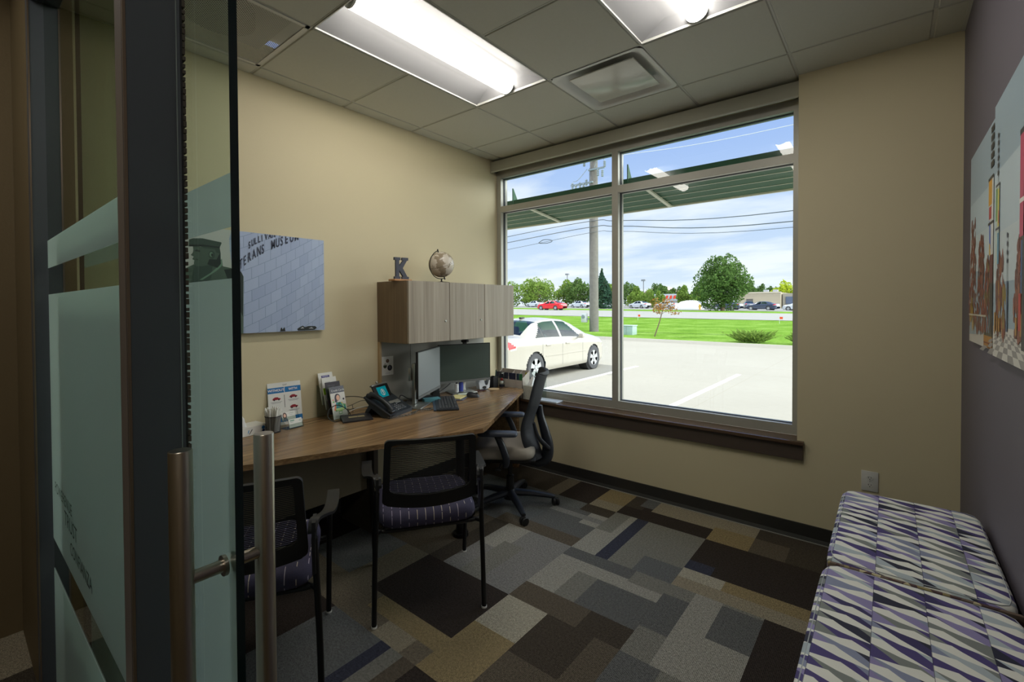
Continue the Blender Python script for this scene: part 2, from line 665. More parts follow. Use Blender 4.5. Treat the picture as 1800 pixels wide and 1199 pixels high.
rects += [
    # row against the window wall
    (-3.1, -2.10, 3.0, 3.6, 'dk'), (-2.10, -1.98, 3.0, 3.6, 'tp'), (-1.98, -1.71, 3.0, 3.6, 'ch'), (-1.71, -1.49, 3.0, 3.6, 'tn'), (-1.71, -1.49, 3.0, 3.12, 'lt'),
    (-1.49, -.88, 3.0, 3.6, 'ch'), (-1.49, -1.36, 3.14, 3.6, 'dk'), (-1.40, -1.30, 3.2, 3.6, 'sp'), (-1.30, -.88, 3.16, 3.6, 'lt'),
    (-.88, -.64, 3.0, 3.2, 'tn'), (-.88, -.64, 3.2, 3.6, 'lt'), (-.64, -.27, 3.0, 3.6, 'dk'), (-.64, -.45, 3.0, 3.2, 'br'), (-.27, .34, 3.0, 3.6, 'ch'),
    # next row
    (-2.71, -2.10, 2.4, 3.0, 'bl'), (-2.10, -1.49, 2.4, 3.0, 'sp'), (-2.10, -1.49, 2.88, 3.0, 'bl'), (-1.72, -1.49, 2.88, 3.0, 'dk'), (-1.62, -1.49, 2.7, 2.88, 'lg'), (-1.9, -1.49, 2.76, 2.82, 'sl'),
    (-2.10, -1.49, 2.4, 2.52, 'br'), (-2.04, -1.9, 2.52, 2.7, 'bl'),
    (-1.49, -1.33, 2.4, 3.0, 'lg'), (-1.49, -1.38, 2.7, 3.0, 'gy'), (-1.33, -1.25, 2.4, 3.0, 'nv'), (-1.25, -.88, 2.4, 3.0, 'gy'), (-1.1, -.88, 2.4, 2.58, 'bl'),
    (-.88, -.27, 2.6, 3.0, 'ch'), (-.88, -.74, 2.6, 2.7, 'nv'), (-.88, -.27, 2.5, 2.6, 'tn'), (-.88, -.66, 2.5, 2.6, 'bg'), (-.88, -.27, 2.4, 2.5, 'lt'), (-.27, .34, 2.4, 3.0, 'dk'),
    # third row
    (-2.71, -2.10, 1.8, 2.4, 'br'), (-2.10, -1.49, 1.8, 2.4, 'sl'), (-2.10, -1.8, 2.1, 2.4, 'lg'), (-1.85, -1.7, 1.8, 2.2, 'gy'), (-2.10, -1.98, 1.8, 2.4, 'dk'),
    (-1.49, -.88, 1.95, 2.4, 'lg'), (-1.20, -.88, 1.95, 2.2, 'sp'), (-1.49, -1.07, 2.3, 2.4, 'sp'), (-1.07, -.88, 2.28, 2.4, 'gy'), (-1.32, -1.2, 1.95, 2.2, 'gy'), (-1.49, -.88, 1.8, 1.95, 'br'), (-1.1, -.88, 1.8, 1.95, 'dk'),
    (-.88, -.27, 1.8, 2.4, 'gy'), (-.88, -.75, 2.0, 2.3, 'sp'), (-.75, -.62, 1.8, 2.4, 'lg'), (-.62, -.44, 2.1, 2.38, 'sp'), (-.62, -.44, 1.8, 2.1, 'lg'), (-.44, -.27, 1.8, 2.4, 'ch'), (-.27, .34, 1.8, 2.4, 'ch'),
    # fourth row
    (-2.71, -2.10, 1.2, 1.8, 'bl'), (-2.71, -2.10, 1.2, 1.4, 'tp'), (-2.3, -2.10, 1.2, 1.8, 'tp'),
    (-2.10, -1.49, 1.4, 1.8, 'ch'), (-2.10, -1.49, 1.2, 1.4, 'tp'), (-1.98, -1.49, 1.3, 1.4, 'tn'), (-1.8, -1.6, 1.2, 1.3, 'lt'),
    (-1.49, -1.25, 1.2, 1.8, 'tn'), (-1.49, -1.25, 1.55, 1.8, 'bg'), (-1.25, -.88, 1.2, 1.8, 'br'), (-1.25, -1.0, 1.5, 1.8, 'dk'),
    (-.88, -.27, 1.2, 1.8, 'sp'), (-.7, -.5, 1.5, 1.8, 'gy'), (-.44, -.27, 1.2, 1.8, 'ch'),
    # fifth row
    (-2.71, -2.10, .6, 1.2, 'ch'), (-2.10, -1.49, .6, 1.2, 'bl'), (-1.72, -1.65, .6, 1.2, 'nv'), (-1.65, -1.57, .6, 1.2, 'gy'), (-1.57, -1.49, .6, 1.2, 'br'), (-1.49, -1.1, .6, 1.2, 'ch'), (-1.1, -.88, .6, 1.2, 'dk'),
]
fm, t, out = new_mat('carpet tiles')
att = t.node('ShaderNodeAttribute', attribute_name='carpet')
co = t.coord()
n1 = t.m('ADD', t.m('MULTIPLY', t.noise(co, 260.0, 1.0, 0.6), .7), t.m('MULTIPLY', t.noise(co, 95.0, 1.0, 0.6), .3))
sxx, syy, szz = t.sep(co)
pile = t.m('ABSOLUTE', t.m('SUBTRACT', t.m('FRACT', t.m('MULTIPLY', sxx, 170.0)), 0.5))
val = t.m('ADD', t.m('MULTIPLY', n1, 1.3), t.m('MULTIPLY', pile, 0.5))
p = t.node('ShaderNodeBsdfPrincipled')
spk = t.m('MAXIMUM', .25, t.m('ADD', 0.0, t.m('MULTIPLY', t.m('SUBTRACT', val, 0.40), 3.0)))
mulc = t.node('ShaderNodeVectorMath', operation='SCALE')
t.put(mulc.inputs[0], att.outputs['Color'])
t.put(mulc.inputs['Scale'], spk)
t.put(p.inputs['Base Color'], mulc.outputs[0])
p.inputs['Roughness'].default_value = 0.95
p.inputs['Specular IOR Level'].default_value = 0.1
t.put(p.inputs['Normal'], t.bump(val, 0.4, 0.003))
t.l.new(p.outputs[0], out.inputs[0])
xs = sorted(set(round(a, 3) for r in rects for a in r[:2] if -5.2 < a < 1.4) | {-5.2, 1.4})
ys = sorted(set(round(a, 3) for r in rects for a in r[2:4] if -2.0 < a < 3.5) | {-2.0, 3.5})
vs = [(x, y, 0) for y in ys for x in xs]
nx = len(xs)
fs, fc = [], []
for j in range(len(ys) - 1):
    for i in range(nx - 1):
        fs.append((j * nx + i, j * nx + i + 1, (j + 1) * nx + i + 1, (j + 1) * nx + i))
        cx, cy = (xs[i] + xs[i + 1]) / 2, (ys[j] + ys[j + 1]) / 2
        k = 'gy'
        for r in reversed(rects):
            if r[0] < cx < r[1] and r[2] < cy < r[3]:
                k = r[4]
                break
        fc.append(L3(CC[k]))
me = bpy.data.meshes.new('floor')
me.from_pydata(vs, [], fs)
at = me.color_attributes.new('carpet', 'FLOAT_COLOR', 'CORNER')
buf = []
for c in fc:
    buf += list(c) * 4
at.data.foreach_set('color', buf)
me.materials.append(fm)
floor = bpy.data.objects.new('floor', me)
COL.objects.link(floor)
struct(floor, 'carpet tile floor in mixed grey, brown, tan and navy rectangles')
mb = MB().box(-5.2, 1.4, -2.0, YO, -.32, -.002)
struct(mb.build('trim_1', mat((120, 118, 112), rough=.9), smooth=0), 'floor slab edge below the carpet')

# walls
mb = MB()
mb.box(XW - .15, XW, YF, YO, 0, 3.1)
struct(mb.build('wall_left', M_BEIGE, smooth=0), 'beige wall behind the desk')
mb = MB()
mb.box(XW, WX1, YW, YO, 0, ZS - .03)
mb.box(WX1, XR + .15, YW, YO, 0, 3.1)
mb.box(XW, WX1, 3.50, YO, 2.79, 3.1)
struct(mb.build('wall_back', M_BEIGE, smooth=0), 'beige wall around the window')
mb = MB().box(XR, XR + .15, .215, YW, 0, 3.1)
struct(mb.build('wall_right', M_PURPLE, smooth=0), 'purple grey accent wall')
mb = MB()
mb.box(-5.2, -2.392, .217, YF, 0, 3.1)
mb.box(-2.392, .12, .217, YF, 2.62, 3.1)
mb.box(.12, 1.4, .217, YF, 0, 3.1)
struct(mb.build('wall_front', M_HALL, smooth=0), 'brown textured wall beside the glass front')
mb = MB()
mb.box(-5.2, 1.4, -2.1, -2.0, 0, 3.1)
mb.box(-3.2, -3.05, -2.0, .217, 0, 3.1)
mb.box(1.4, 1.5, -2.0, .33, 0, 3.1)
struct(mb.build('wall_hall', M_HALL, smooth=0), 'brown hallway walls outside the office')
mb = MB()
for a, b, c, d in ((-5.2, -2.29, -2.0, .217), (-1.675, .17, -2.0, .217), (.785, 1.4, -2.0, .217), (-2.29, -1.675, -2.0, -1.4), (-2.29, -1.675, -.18, .217), (.17, .785, -2.0, -1.4), (.17, .785, -.18, .217)):
    mb.box(a, b, c, d, CE, 3.1)
struct(mb.build('ceiling_hall', M_TILE, smooth=0), 'hallway ceiling')

# ceiling of the office
XL = [XW, -2.900, -2.290, -1.675, -1.060, -0.446, 0.170, XR]
YL = [YF, 0.605, 1.215, 1.825, 2.435, 3.050, 3.50]
mb = MB()
skip = {(2, 2), (2, 3), (4, 2), (4, 3), (3, 4), (1, 1)}
for i in range(7):
    for j in range(6):
        if (i, j) in skip:
            continue
        a = .0075
        x0, x1 = XL[i] + (a if i else 0), XL[i + 1] - (a if i < 6 else .012)
        y0, y1 = YL[j] + (a if j else 0), YL[j + 1] - (a if j < 5 else 0)
        mb.rbox(x0, x1, y0, y1, CE, CE + .02, r=.004, seg=1)
mb.box(XW, XR, YF, 3.62, CE + .25, CE + .28)
ceil = struct(mb.build('ceiling', M_TILE, smooth=0), 'dropped ceiling of grey white tiles in a metal grid')
mb = MB()
for i, x in enumerate(XL[1:-1]):
    mb.box(x - .012, x + .012, YF, 3.50, CE + .006, CE + .012)
    mb.box(x - .003, x + .003, YF, 3.50, CE + .004, CE + .006)
for y in YL[1:-1]:
    runs = [(XW, XR)] if y != 1.825 else [(XW, XL[2]), (XL[3], XL[4]), (XL[5], XR)]
    for a, b in runs:
        mb.box(a, b, y - .012, y + .012, CE + .0055, CE + .0115)
        mb.box(a, b, y - .003, y + .003, CE + .0035, CE + .006)
mb.box(XR - .014, XR, YF, YW, CE - .004, CE + .01)
mb.build('ceiling_grid', M_GRID, ceil, smooth=0)

# troffer lights
M_REFL = mat((150, 150, 152), rough=.55, spec=.2, name='matte reflector')
M_TUBE, t, out = new_mat('lit lens')
em = t.node('ShaderNodeEmission')
t.put(em.inputs[0], (1.0, 0.955, 0.87, 1))
em.inputs[1].default_value = TUBE_EMIT
t.l.new(em.outputs[0], out.inputs[0])


M_HALL_FILL, t, out = new_mat('added hallway fill lens')  # lens of the unseen hallway lights, added to brighten the glass front
em = t.node('ShaderNodeEmission')
t.put(em.inputs[0], (1.0, 0.955, 0.87, 1))
em.inputs[1].default_value = 15.0
t.l.new(em.outputs[0], out.inputs[0])


def troffer(x0, x1, y0, y1, label, lens=None):
    cx = (x0 + x1) / 2
    th = thing('ceiling_light', label, 'ceiling light', (cx, (y0 + y1) / 2, CE))
    O = th.location
    x0, x1, y0, y1 = x0 + .005, x1 - .005, y0 + .005, y1 - .005
    mb = MB(O)
    # curved reflector wings: profile swept along the length, ends closed by sloping plates
    prof = []
    for k in range(9):
        u = k / 8
        prof.append((u, CE + .004 + .075 * math.sin(u * PI / 2) ** 1.1))
    hw = (x1 - x0) / 2
    ye = .085
    for sgn in (-1, 1):
        vs = []
        for u, z in prof:
            x = cx + sgn * (hw - u * (hw - .055))
            inset = ye * u
            vs += [(x, y0 + inset, z), (x, y1 - inset, z)]
        fs = [(2 * k, 2 * k + 2, 2 * k + 3, 2 * k + 1) for k in range(8)]
        mb.add(vs, fs)
    for sgn, ya, yb in ((1, y0, y0 + ye), (-1, y1, y1 - ye)):
        vs = []
        for s2 in (-1, 1):
            for u, z in prof:
                vs.append((cx + s2 * (hw - u * (hw - .055)), ya + (yb - ya) * u, z))
        n = len(prof)
        fs = [(k, k + 1, n + k + 1, n + k) for k in range(n - 1)]
        mb.add(vs, fs)
    mb.box(cx - .06, cx + .06, y0 + ye, y1 - ye, CE + .078, CE + .082)
    mb.build('reflector', M_REFL, th, smooth=40)
    mb = MB(O)
    for a, b, c, d in ((x0, x0 + .006, y0, y1), (x1 - .006, x1, y0, y1), (x0, x1, y0, y0 + .006), (x0, x1, y1 - .006, y1)):
        mb.box(a, b, c, d, CE - .001, CE + .012)
    mb.build('frame', M_WHITEMET, th, smooth=0)
    mb = MB(O)
    a0, a1 = y0 + .03, y1 - .03
    n = 14
    vs = []
    for k in range(n + 1):
        a = PI + PI * k / n
        for y in (a0, a1):
            vs.append((cx + .055 * math.cos(a), y, CE + .045 + .052 * math.sin(a)))
    mb.add(vs, [(2 * k, 2 * k + 1, 2 * k + 3, 2 * k + 2) for k in range(n)])
    mb.build('lens', lens or M_TUBE, th, smooth=60)
    for y, yy in ((a0, a0 - .008), (a1, a1 + .008)):
        mb = MB(O)
        pts = [(cx + .056 * math.cos(PI + PI * k / n), CE + .0455 + .053 * math.sin(PI + PI * k / n)) for k in range(n + 1)]
        mb.prism([(p[0], p[1]) for p in pts], (0, y, 0), (1, 0, 0), (0, 0, 1), (0, yy - y, 0))
        mb.build('end_cap', M_WHITEMET, th, smooth=40)
    return th


troffer(XL[2], XL[3], YL[2], YL[4], 'long lit ceiling light above the left side of the room, nearest the desk')
troffer(XL[4], XL[5], YL[2], YL[4], 'lit ceiling light cut by the top edge, right of the square air diffuser')
troffer(-2.29, -1.675, -1.4, -.18, 'left hallway ceiling light, added out of view above the glass front', M_HALL_FILL)  # added unseen so the hall side of the glass is lit
troffer(.17, .785, -1.4, -.18, 'right hallway ceiling light, added out of view above the doorway', M_HALL_FILL)  # second unseen light, added to brighten the jamb and handles

# plaque air diffuser
x0, x1, y0, y1 = XL[3] + .006, XL[4] - .006, YL[4] + .006, YL[5] - .006
cx, cy = (x0 + x1) / 2, (y0 + y1) / 2
th = thing('air_diffuser', 'square white plaque air diffuser in the ceiling between the two lights', 'air vent', (cx, cy, CE))
mb = MB(th.location)
hw = (x1 - x0) / 2
rings = [(hw, .000), (hw - .02, .000), (hw - .035, .008), (hw - .06, .035), (hw - .085, .055), (hw - .13, .06)]
vs, fs = [], []
nn = 64
for k, (r, z) in enumerate(rings):
    e = (90, 40, 14, 6, 6, 6)[k]
    for j in range(nn):
        a = 2 * PI * (j + .5) / nn
        c, s_ = math.cos(a), math.sin(a)
        q = (abs(c) ** e + abs(s_) ** e) ** (-1 / e)
        vs.append((cx + r * q * c, cy + r * q * s_, CE + z))
for k in range(len(rings) - 1):
    for j in range(nn):
        fs.append((k * nn + j, k * nn + (j + 1) % nn, (k + 1) * nn + (j + 1) % nn, (k + 1) * nn + j))
fs.append(tuple(range((len(rings) - 1) * nn, len(rings) * nn)))
mb.add(vs, fs)
mb.build('housing', M_WHITEMET, th, smooth=50)
mb = MB(th.location).rbox(cx - .215, cx + .215, cy - .205, cy + .205, CE + .004, CE + .012, r=.003)
mb.build('face_plate', mat((205, 205, 196), rough=.18, spec=.5), th)
mb = MB(th.location).box(cx - .02, cx + .02, cy - .02, cy + .02, CE + .012, CE + .06)
mb.build('bracket', M_WHITEMET, th, smooth=0)

# perforated return grille
gm, t, out = new_mat('perforated metal')
a, b, c = t.sep(t.mapping(t.coord(), rot=(0, 0, PI / 4)))
k = 95.0
dx = t.m('SUBTRACT', t.m('FRACT', t.m('MULTIPLY', a, k)), .5)
dy = t.m('SUBTRACT', t.m('FRACT', t.m('MULTIPLY', b, k)), .5)
d = t.m('SQRT', t.m('ADD', t.m('MULTIPLY', dx, dx), t.m('MULTIPLY', dy, dy)))
hole = t.m('LESS_THAN', d, .33)
pr = t.node('ShaderNodeBsdfPrincipled')
t.put(pr.inputs['Base Color'], L3((196, 196, 188)))
pr.inputs['Roughness'].default_value = .5
tr = t.node('ShaderNodeBsdfTransparent')
mx = t.node('ShaderNodeMixShader')
t.put(mx.inputs[0], hole)
t.l.new(pr.outputs[0], mx.inputs[1])
t.l.new(tr.outputs[0], mx.inputs[2])
t.l.new(mx.outputs[0], out.inputs[0])
x0, x1, y0, y1 = XL[1] + .006, XL[2] - .006, YL[1] + .006, YL[2] - .006
cx, cy = (x0 + x1) / 2, (y0 + y1) / 2
th = thing('return_grille', 'perforated square return air grille in the ceiling, top left behind the glass door', 'air vent', (cx, cy, CE))
MB(th.location).box(x0 + .02, x1 - .02, y0 + .02, y1 - .02, CE + .002, CE + .003).build('perforated_plate', gm, th, smooth=0)
mb = MB(th.location)
for a, b, c, d in ((x0, x0 + .02, y0, y1), (x1 - .02, x1, y0, y1), (x0, x1, y0, y0 + .02), (x0, x1, y1 - .02, y1)):
    mb.box(a, b, c, d, CE - .001, CE + .008)
mb.build('frame', M_WHITEMET, th, smooth=0)
mb = MB(th.location)
mb.box(x0, x1, y0, y1, CE + .10, CE + .103, 0)
mb.lathe([(.155, 0), (.155, .07)], (cx - .02, cy, CE + .028), 28, m=1)
mb.lathe([(.001, .068), (.154, .068)], (cx - .02, cy, CE + .028), 28, m=1)
mb.build('duct_collar', [mat((150, 150, 145), rough=.7), mat((40, 40, 38), rough=.8)], th)

# baseboards
mb = MB()
mb.box(XW, XR, YW - .010, YW, 0, .10)
mb.prism([(0, 0), (-.014, 0), (-.010, .008), (0, .03)], (XW, YW - .008, 0), (0, 1, 0), (0, 0, 1), (XR - XW, 0, 0))
struct(mb.build('baseboard_back', M_RUBBER, smooth=0))
mb = MB().box(XW, XR, YW - .024, YW - .0225, 0, .006)
struct(mb.build('trim_2', mat((178, 178, 172), rough=.3, metal=.3), smooth=0), 'thin pale line at the foot of the baseboard')
struct(MB().box(XW, XW + .010, YF, YW, 0, .10).build('baseboard_left', M_RUBBER, smooth=0))
struct(MB().box(XR - .010, XR, YF, YW, 0, .10).build('baseboard_right', M_RUBBER, smooth=0))

# window sill
mb = MB()
mb.rbox(XW + .002, -.402, 3.335, YW + .002, ZS - .022, ZS, r=.003)
mb.box(XW + .002, WX1 - .002, YW, 3.50, ZS - .022, ZS - .0002)
struct(mb.build('trim_3', M_SILL, smooth=30), 'glossy dark wood window sill')
mb = MB().box(XW + .002, -.408, 3.352, YW, .497, ZS - .022)
struct(mb.build('trim_4', mat((78, 66, 58), rough=.5, var=.05), smooth=0), 'dark apron board under the window sill')

# window
win = bpy.data.objects.new('window_1', None)
COL.objects.link(win)
win.location = ((WX0 + WX1) / 2, 3.55, ZS)
struct(win, 'large aluminium window of four panes')
FY0, FY1 = 3.50, 3.60
xs_ = [(WX0 + .001, -2.975), (-1.775, -1.720), (-.485, WX1 - .001)]
zs_ = [(ZS, .680), (2.390, 2.446), (2.722, 2.80)]
mb = MB(win.location)
for a, b in xs_:
    mb.box(a, b, FY0, FY1, ZS, 2.80)
for a, b in zs_:
    mb.box(xs_[0][1], xs_[1][0], FY0 + .0005, FY1, a, b)
    mb.box(xs_[1][1], xs_[2][0], FY0 + .0005, FY1, a, b)
mb.build('window_frame', M_ALU, win, smooth=0)
mb = MB(win.location)
openings = []
for a, b in ((xs_[0][1], xs_[1][0]), (xs_[1][1], xs_[2][0])):
    for c, d in ((zs_[0][1], zs_[1][0]), (zs_[1][1], zs_[2][0])):
        openings.append((a, b, c, d))
        y0, y1, k = 3.540, 3.566, .004
        mb.box(a, a + k, y0, y1, c, d)
        mb.box(b - k, b, y0, y1, c, d)
        mb.box(a, b, y0, y1, c, c + k)
        mb.box(a, b, y0, y1, d - k, d)
mb.build('gasket', M_GASKET, win, smooth=0)
for a, b, c, d in openings:
    MB(win.location).box(a + .001, b - .001, 3.550, 3.556, c + .001, d - .001).build('glass_pane', M_GLASS, win, smooth=0)

# roller blind head box
th = thing('roller_blind', 'grey beige roller blind head box above the window', 'window blind', (-1.74, 3.45, 2.82))
mb = MB(th.location)
mb.box(XW + .006, WX1 - .003, 3.402, 3.406, 2.775, 2.865)
mb.box(XW + .006, WX1 - .003, 3.406, 3.497, 2.861, 2.865)
mb.box(XW + .006, XW + .010, 3.406, 3.497, 2.775, 2.861)
mb.box(WX1 - .007, WX1 - .003, 3.406, 3.497, 2.775, 2.861)
mb.build('head_box', mat((168, 166, 150), rough=.45, metal=.1), th, smooth=0)
MB(th.location).rbox(XW + .006, WX1 - .003, 3.398, 3.412, 2.762, 2.776, r=.005).build('bottom_lip', mat((196, 196, 184), rough=.3, metal=.2), th)
MB(th.location).cyl((XW + .02, 3.452, 2.805), (WX1 - .02, 3.452, 2.805), .026, n=20).build('fabric_roll', mat((120, 116, 104), rough=.8), th)

# glass front: fixed pane window_2 in a charcoal tube frame
w2 = bpy.data.objects.new('window_2', None)
COL.objects.link(w2)
w2.location = (-1.7, .25, 0)
struct(w2, 'fixed glass side light with frosted bands, in a charcoal frame')
mb = MB(w2.location)
mb.box(-2.391, -2.333, .207, .290, 0, 2.62)
mb.box(-1.082, -1.031, .207, .290, 0, 2.62)
mb.box(-2.333, -1.082, .207, .290, 2.545, 2.62)
mb.box(-2.333, -1.082, .207, .290, 0, .09)
mb.build('window_frame', M_DARKFRAME, w2, smooth=0)
mb = MB(w2.location)
mb.box(-1.0845, -1.080, .2055, .2085, 0, 2.62)
mb.box(-1.0325, -1.0295, .2055, .210, 0, 2.62)
mb.box(-2.3345, -2.3315, .2055, .210, 0, 2.62)
mb.build('edge_trim', mat((150, 132, 116), rough=.3, metal=.8), w2, smooth=0)
MB(w2.location).box(-1.079, -1.034, .2045, .2069, 0, 2.62).build('face_sheen', mat((128, 120, 116), rough=.35, metal=.4), w2, smooth=0)  # paler strip paints in the satin reflection on the front face
mb = MB(w2.location)
mb.box(-1.0315, -1.0295, .283, .2845, 0, 2.62)
mb.build('cover_seam', mat((150, 160, 158), rough=.3, metal=.5), w2, smooth=0)
MB(w2.location).box(-2.330, -1.084, .247, .253, .09, 2.545).build('glass_pane', glass((222, 232, 222), 1.0, 'side light glass'), w2, smooth=0)
mb = MB(w2.location)
for a, b in ((.09, .53), (.64, 1.514), (1.608, 1.705)):
    mb.box(-2.330, -1.084, .2455, .2465, a, b)
mb.build('frosted_film', M_FILM, w2, smooth=0)
M_INK = mat((30, 40, 40), rough=.6)
for s_, x_, z_, sz_, sq in (('POWERENUE', -2.262, .826, .052, 1.06), ('TRUST', -2.072, .767, .066, 1.12), ('CONFIANZA', -1.975, .702, .056, 1.02)):
    text('lettering', s_, sz_, (x_, .2448, z_), (1, 0, 0), (0, 0, 1), M_INK, w2, o=w2.location, squash=sq)
# brush seal
mb = MB()
rb = random.Random(3)
mb.box(-1.046, -1.031, .2905, .2935, .01, 2.62, 0)
for k in range(210):
    z = .02 + k * .0124
    mb.box(-1.045, -1.0315 + rb.uniform(-.001, .002), .2935, .2985, z, z + rb.uniform(.006, .0115), 1)
bs = mb.build('trim_5', [M_BLACK, mat((72, 66, 58), rough=.95)], smooth=0)
struct(bs, 'brush seal on the door jamb')

# sliding glass door leaf
dr = bpy.data.objects.new('door_1', None)
COL.objects.link(dr)
dr.location = (-1.45, .305, 0)
struct(dr, 'sliding glass door leaf with frosted bands and bar handles')
LX0, LX1, LY0, LY1 = -2.12, -.826, .299, .311
mb = MB(dr.location)
mb.box(LX0, LX1 - .0005, LY0, LY1, .01, 2.60, 0)
mb.build('glass_pane', M_GREENGLASS, dr, smooth=0)
mb = MB(dr.location)
mb.box(LX1 - .0005, LX1, LY0 - .0003, LY1 + .0003, .01, 2.60)
mb.box(LX0 - .0005, LX0, LY0, LY1, .01, 2.60)
mb.build('polished_edge', M_EDGE, dr, smooth=0)
mb = MB(dr.location)
for a, b in ((.02, .53), (.64, 1.514), (1.601, 1.692)):
    mb.box(LX0 + .001, LX1 - .002, LY1 + .0003, LY1 + .0008, a, b)
mb.build('frosted_film', M_FILM, dr, smooth=0)
HX = -.868
for y in (.236, .362):
    mb = MB(dr.location)
    mb.lathe([(.0145, -.0005), (.0165, 0), (.0165, 1.218), (.0155, 1.2195), (.0, 1.2195)], (HX, y, .02), 32)
    mb.build('handle', M_STEEL, dr, smooth=40)
for z in (1.03, .21):
    mb = MB(dr.location)
    mb.cyl((HX, .236, z), (HX, .298, z), .0105, n=20)
    mb.cyl((HX, .312, z), (HX, .362, z), .0105, n=20)
    mb.lathe([(.010, 0), (.017, 0), (.017, .006), (.010, .006)], (HX, .2925, z), 24, axis=(0, 1, 0))
    mb.lathe([(.010, 0), (.017, 0), (.017, .006), (.010, .006)], (HX, .3115, z), 24, axis=(0, 1, 0))
    mb.build('standoff', M_STEEL, dr, smooth=40)

# wall outlet
th = thing('wall_outlet', 'white double wall outlet beside the window above the padded cabinets', 'electrical outlet', (-.078, YW - .004, .443))
O = th.location
MB(O).rbox(-.117, -.039, YW - .006, YW - .0005, .385, .501, r=.003).build('cover_plate', M_WHITEMET, th)
for dz in (.0205, -.0205):
    mb = MB(O)
    z = .443 + dz
    mb.prism(circ(0, 0, .0165, 24, .0145), (-.078, YW - .0062, z), (1, 0, 0), (0, 0, 1), (0, -.0018, 0), 0)
    for sx_, hh in ((-.006, .0042), (.006, .0034)):
        mb.box(-.078 + sx_ - .0012, -.078 + sx_ + .0012, YW - .0084, YW - .0081, z + .001 - hh, z + .001 + hh, 1)
    mb.prism(circ(0, 0, .0024, 10), (-.078, YW - .0081, z - .009), (1, 0, 0), (0, 0, 1), (0, -.0003, 0), 1)
    mb.build('receptacle', [M_WHITEMET, M_BLACK], th, smooth=0)
MB(O).cyl((-.078, YW - .0075, .443), (-.078, YW - .006, .443), .0028, n=10).build('screw', M_SILVER, th)

# =================================================================== OUTSIDE
GZ = -.33


def interp(x, xs, ys):
    return float(np.interp(x, xs, ys))


def yk(x):
    """kerb line"""
    return interp(x, [-120, -45, -19.5, -11.6, -3.0, 60], [40, 28.5, 24.0, 22.2, 21.6, 21.0])


def zt(x, y):
    b = interp(y, [22, 45, 62, 110, 300], [-.20, .20, .50, .75, 1.3])
    k = min(max((y - 24) / 30, 0), 1)
    return b + k * .0125 * min(max(-x - 18, -18), 50)


# concrete lot
m, t, out = new_mat('sunlit concrete')
co = t.coord()
n1 = t.noise(co, .35, 4.0)
n2 = t.noise(co, 6.0, 4.0, .7)
c = t.mix(t.m('ADD', t.m('MULTIPLY', n1, .6), t.m('MULTIPLY', n2, .4)), L3((152, 147, 136)), L3((172, 167, 156)))
a, b, _ = t.sep(co)
ja = t.m('LESS_THAN', t.m('ABSOLUTE', t.m('SUBTRACT', t.m('FRACT', t.m('DIVIDE', t.m('ADD', a, .4), 4.5)), .5)), .003)
jb = t.m('LESS_THAN', t.m('ABSOLUTE', t.m('SUBTRACT', t.m('FRACT', t.m('DIVIDE', b, 4.5)), .5)), .003)
jn = t.m('MULTIPLY', t.m('MAXIMUM', ja, jb), .3)
c = t.mix(jn, c, L3((150, 142, 128)))
p = t.node('ShaderNodeBsdfDiffuse')
t.put(p.inputs[0], c)
t.l.new(p.outputs[0], out.inputs[0])
M_CONC = m
xs = [-120, -80, -45, -30, -19.5, -15, -11.6, -8, -3.0, 5, 20, 60]
vs, fs = [], []
for x in xs:
    vs += [(x, 3.62, GZ), (x, yk(x), GZ)]
fs = [(2 * i, 2 * i + 2, 2 * i + 3, 2 * i + 1) for i in range(len(xs) - 1)]
mb = MB()
mb.add(vs, fs)
struct(mb.build('ground', M_CONC, smooth=0), 'pale concrete parking lot outside the window')
mb = MB()
for i in range(len(xs) - 1):
    xa, xb = xs[i], xs[i + 1]
    ya, yb = yk(xa), yk(xb)
    pr = [(-.12, 0), (0, .13), (.18, .14), (.18, 0)]
    vs = [(xa, ya + q, GZ + z) for q, z in pr] + [(xb, yb + q, GZ + z) for q, z in pr]
    mb.add(vs, [(j, (j + 1) % 4, 4 + (j + 1) % 4, 4 + j) for j in range(4)])
tag(mb.build('kerb', M_CONC, smooth=0), 'pale concrete kerb between the lot and the grass', 'kerb', kind='structure')
M_LINE = mat((244, 244, 240), rough=.8, var=.04)
mb = MB()
for x0_, x1_, y0_, y1_ in ((-3.05, -2.93, 7.2, 12.95), (-5.82, -5.70, 7.2, 12.95), (-8.75, -8.63, 7.2, 12.95), (-.3, -.18, 7.2, 12.95)):
    mb.box(x0_, x1_, y0_, y1_, GZ + .001, GZ + .004)
struct(mb.build('parking_lines', M_LINE, smooth=0), 'white painted parking bay lines')

# grass bank
m, t, out = new_mat('grass')
co = t.coord()
n1 = t.noise(co, .5, 5.0, .6)
n2 = t.noise(co, 9.0, 3.0, .8)
f = t.m('ADD', t.m('MULTIPLY', n1, .55), t.m('MULTIPLY', n2, .45))
c = t.ramp(f, [(.34, L3((78, 112, 40))), (.5, L3((104, 138, 52))), (.66, L3((134, 162, 84)))])
p = t.node('ShaderNodeBsdfDiffuse')
t.put(p.inputs[0], c)
t.put(p.inputs['Normal'], t.bump(n2, .6, .08))
t.l.new(p.outputs[0], out.inputs[0])
M_GRASS = m


def terrain(name, mt, yfa, yfb, rows, dz=0.0):
    xs = list(range(-160, 61, 4))
    vs = []
    for x in xs:
        for j in range(rows + 1):
            y = yfa(x) + (yfb(x) - yfa(x)) * j / rows
            vs.append((x, y, zt(x, y) + dz))
    k = rows + 1
    fs = [(i * k + j, (i + 1) * k + j, (i + 1) * k + j + 1, i * k + j + 1) for i in range(len(xs) - 1) for j in range(rows)]
    return MB().add(vs, fs).build(name, mt, smooth=60)


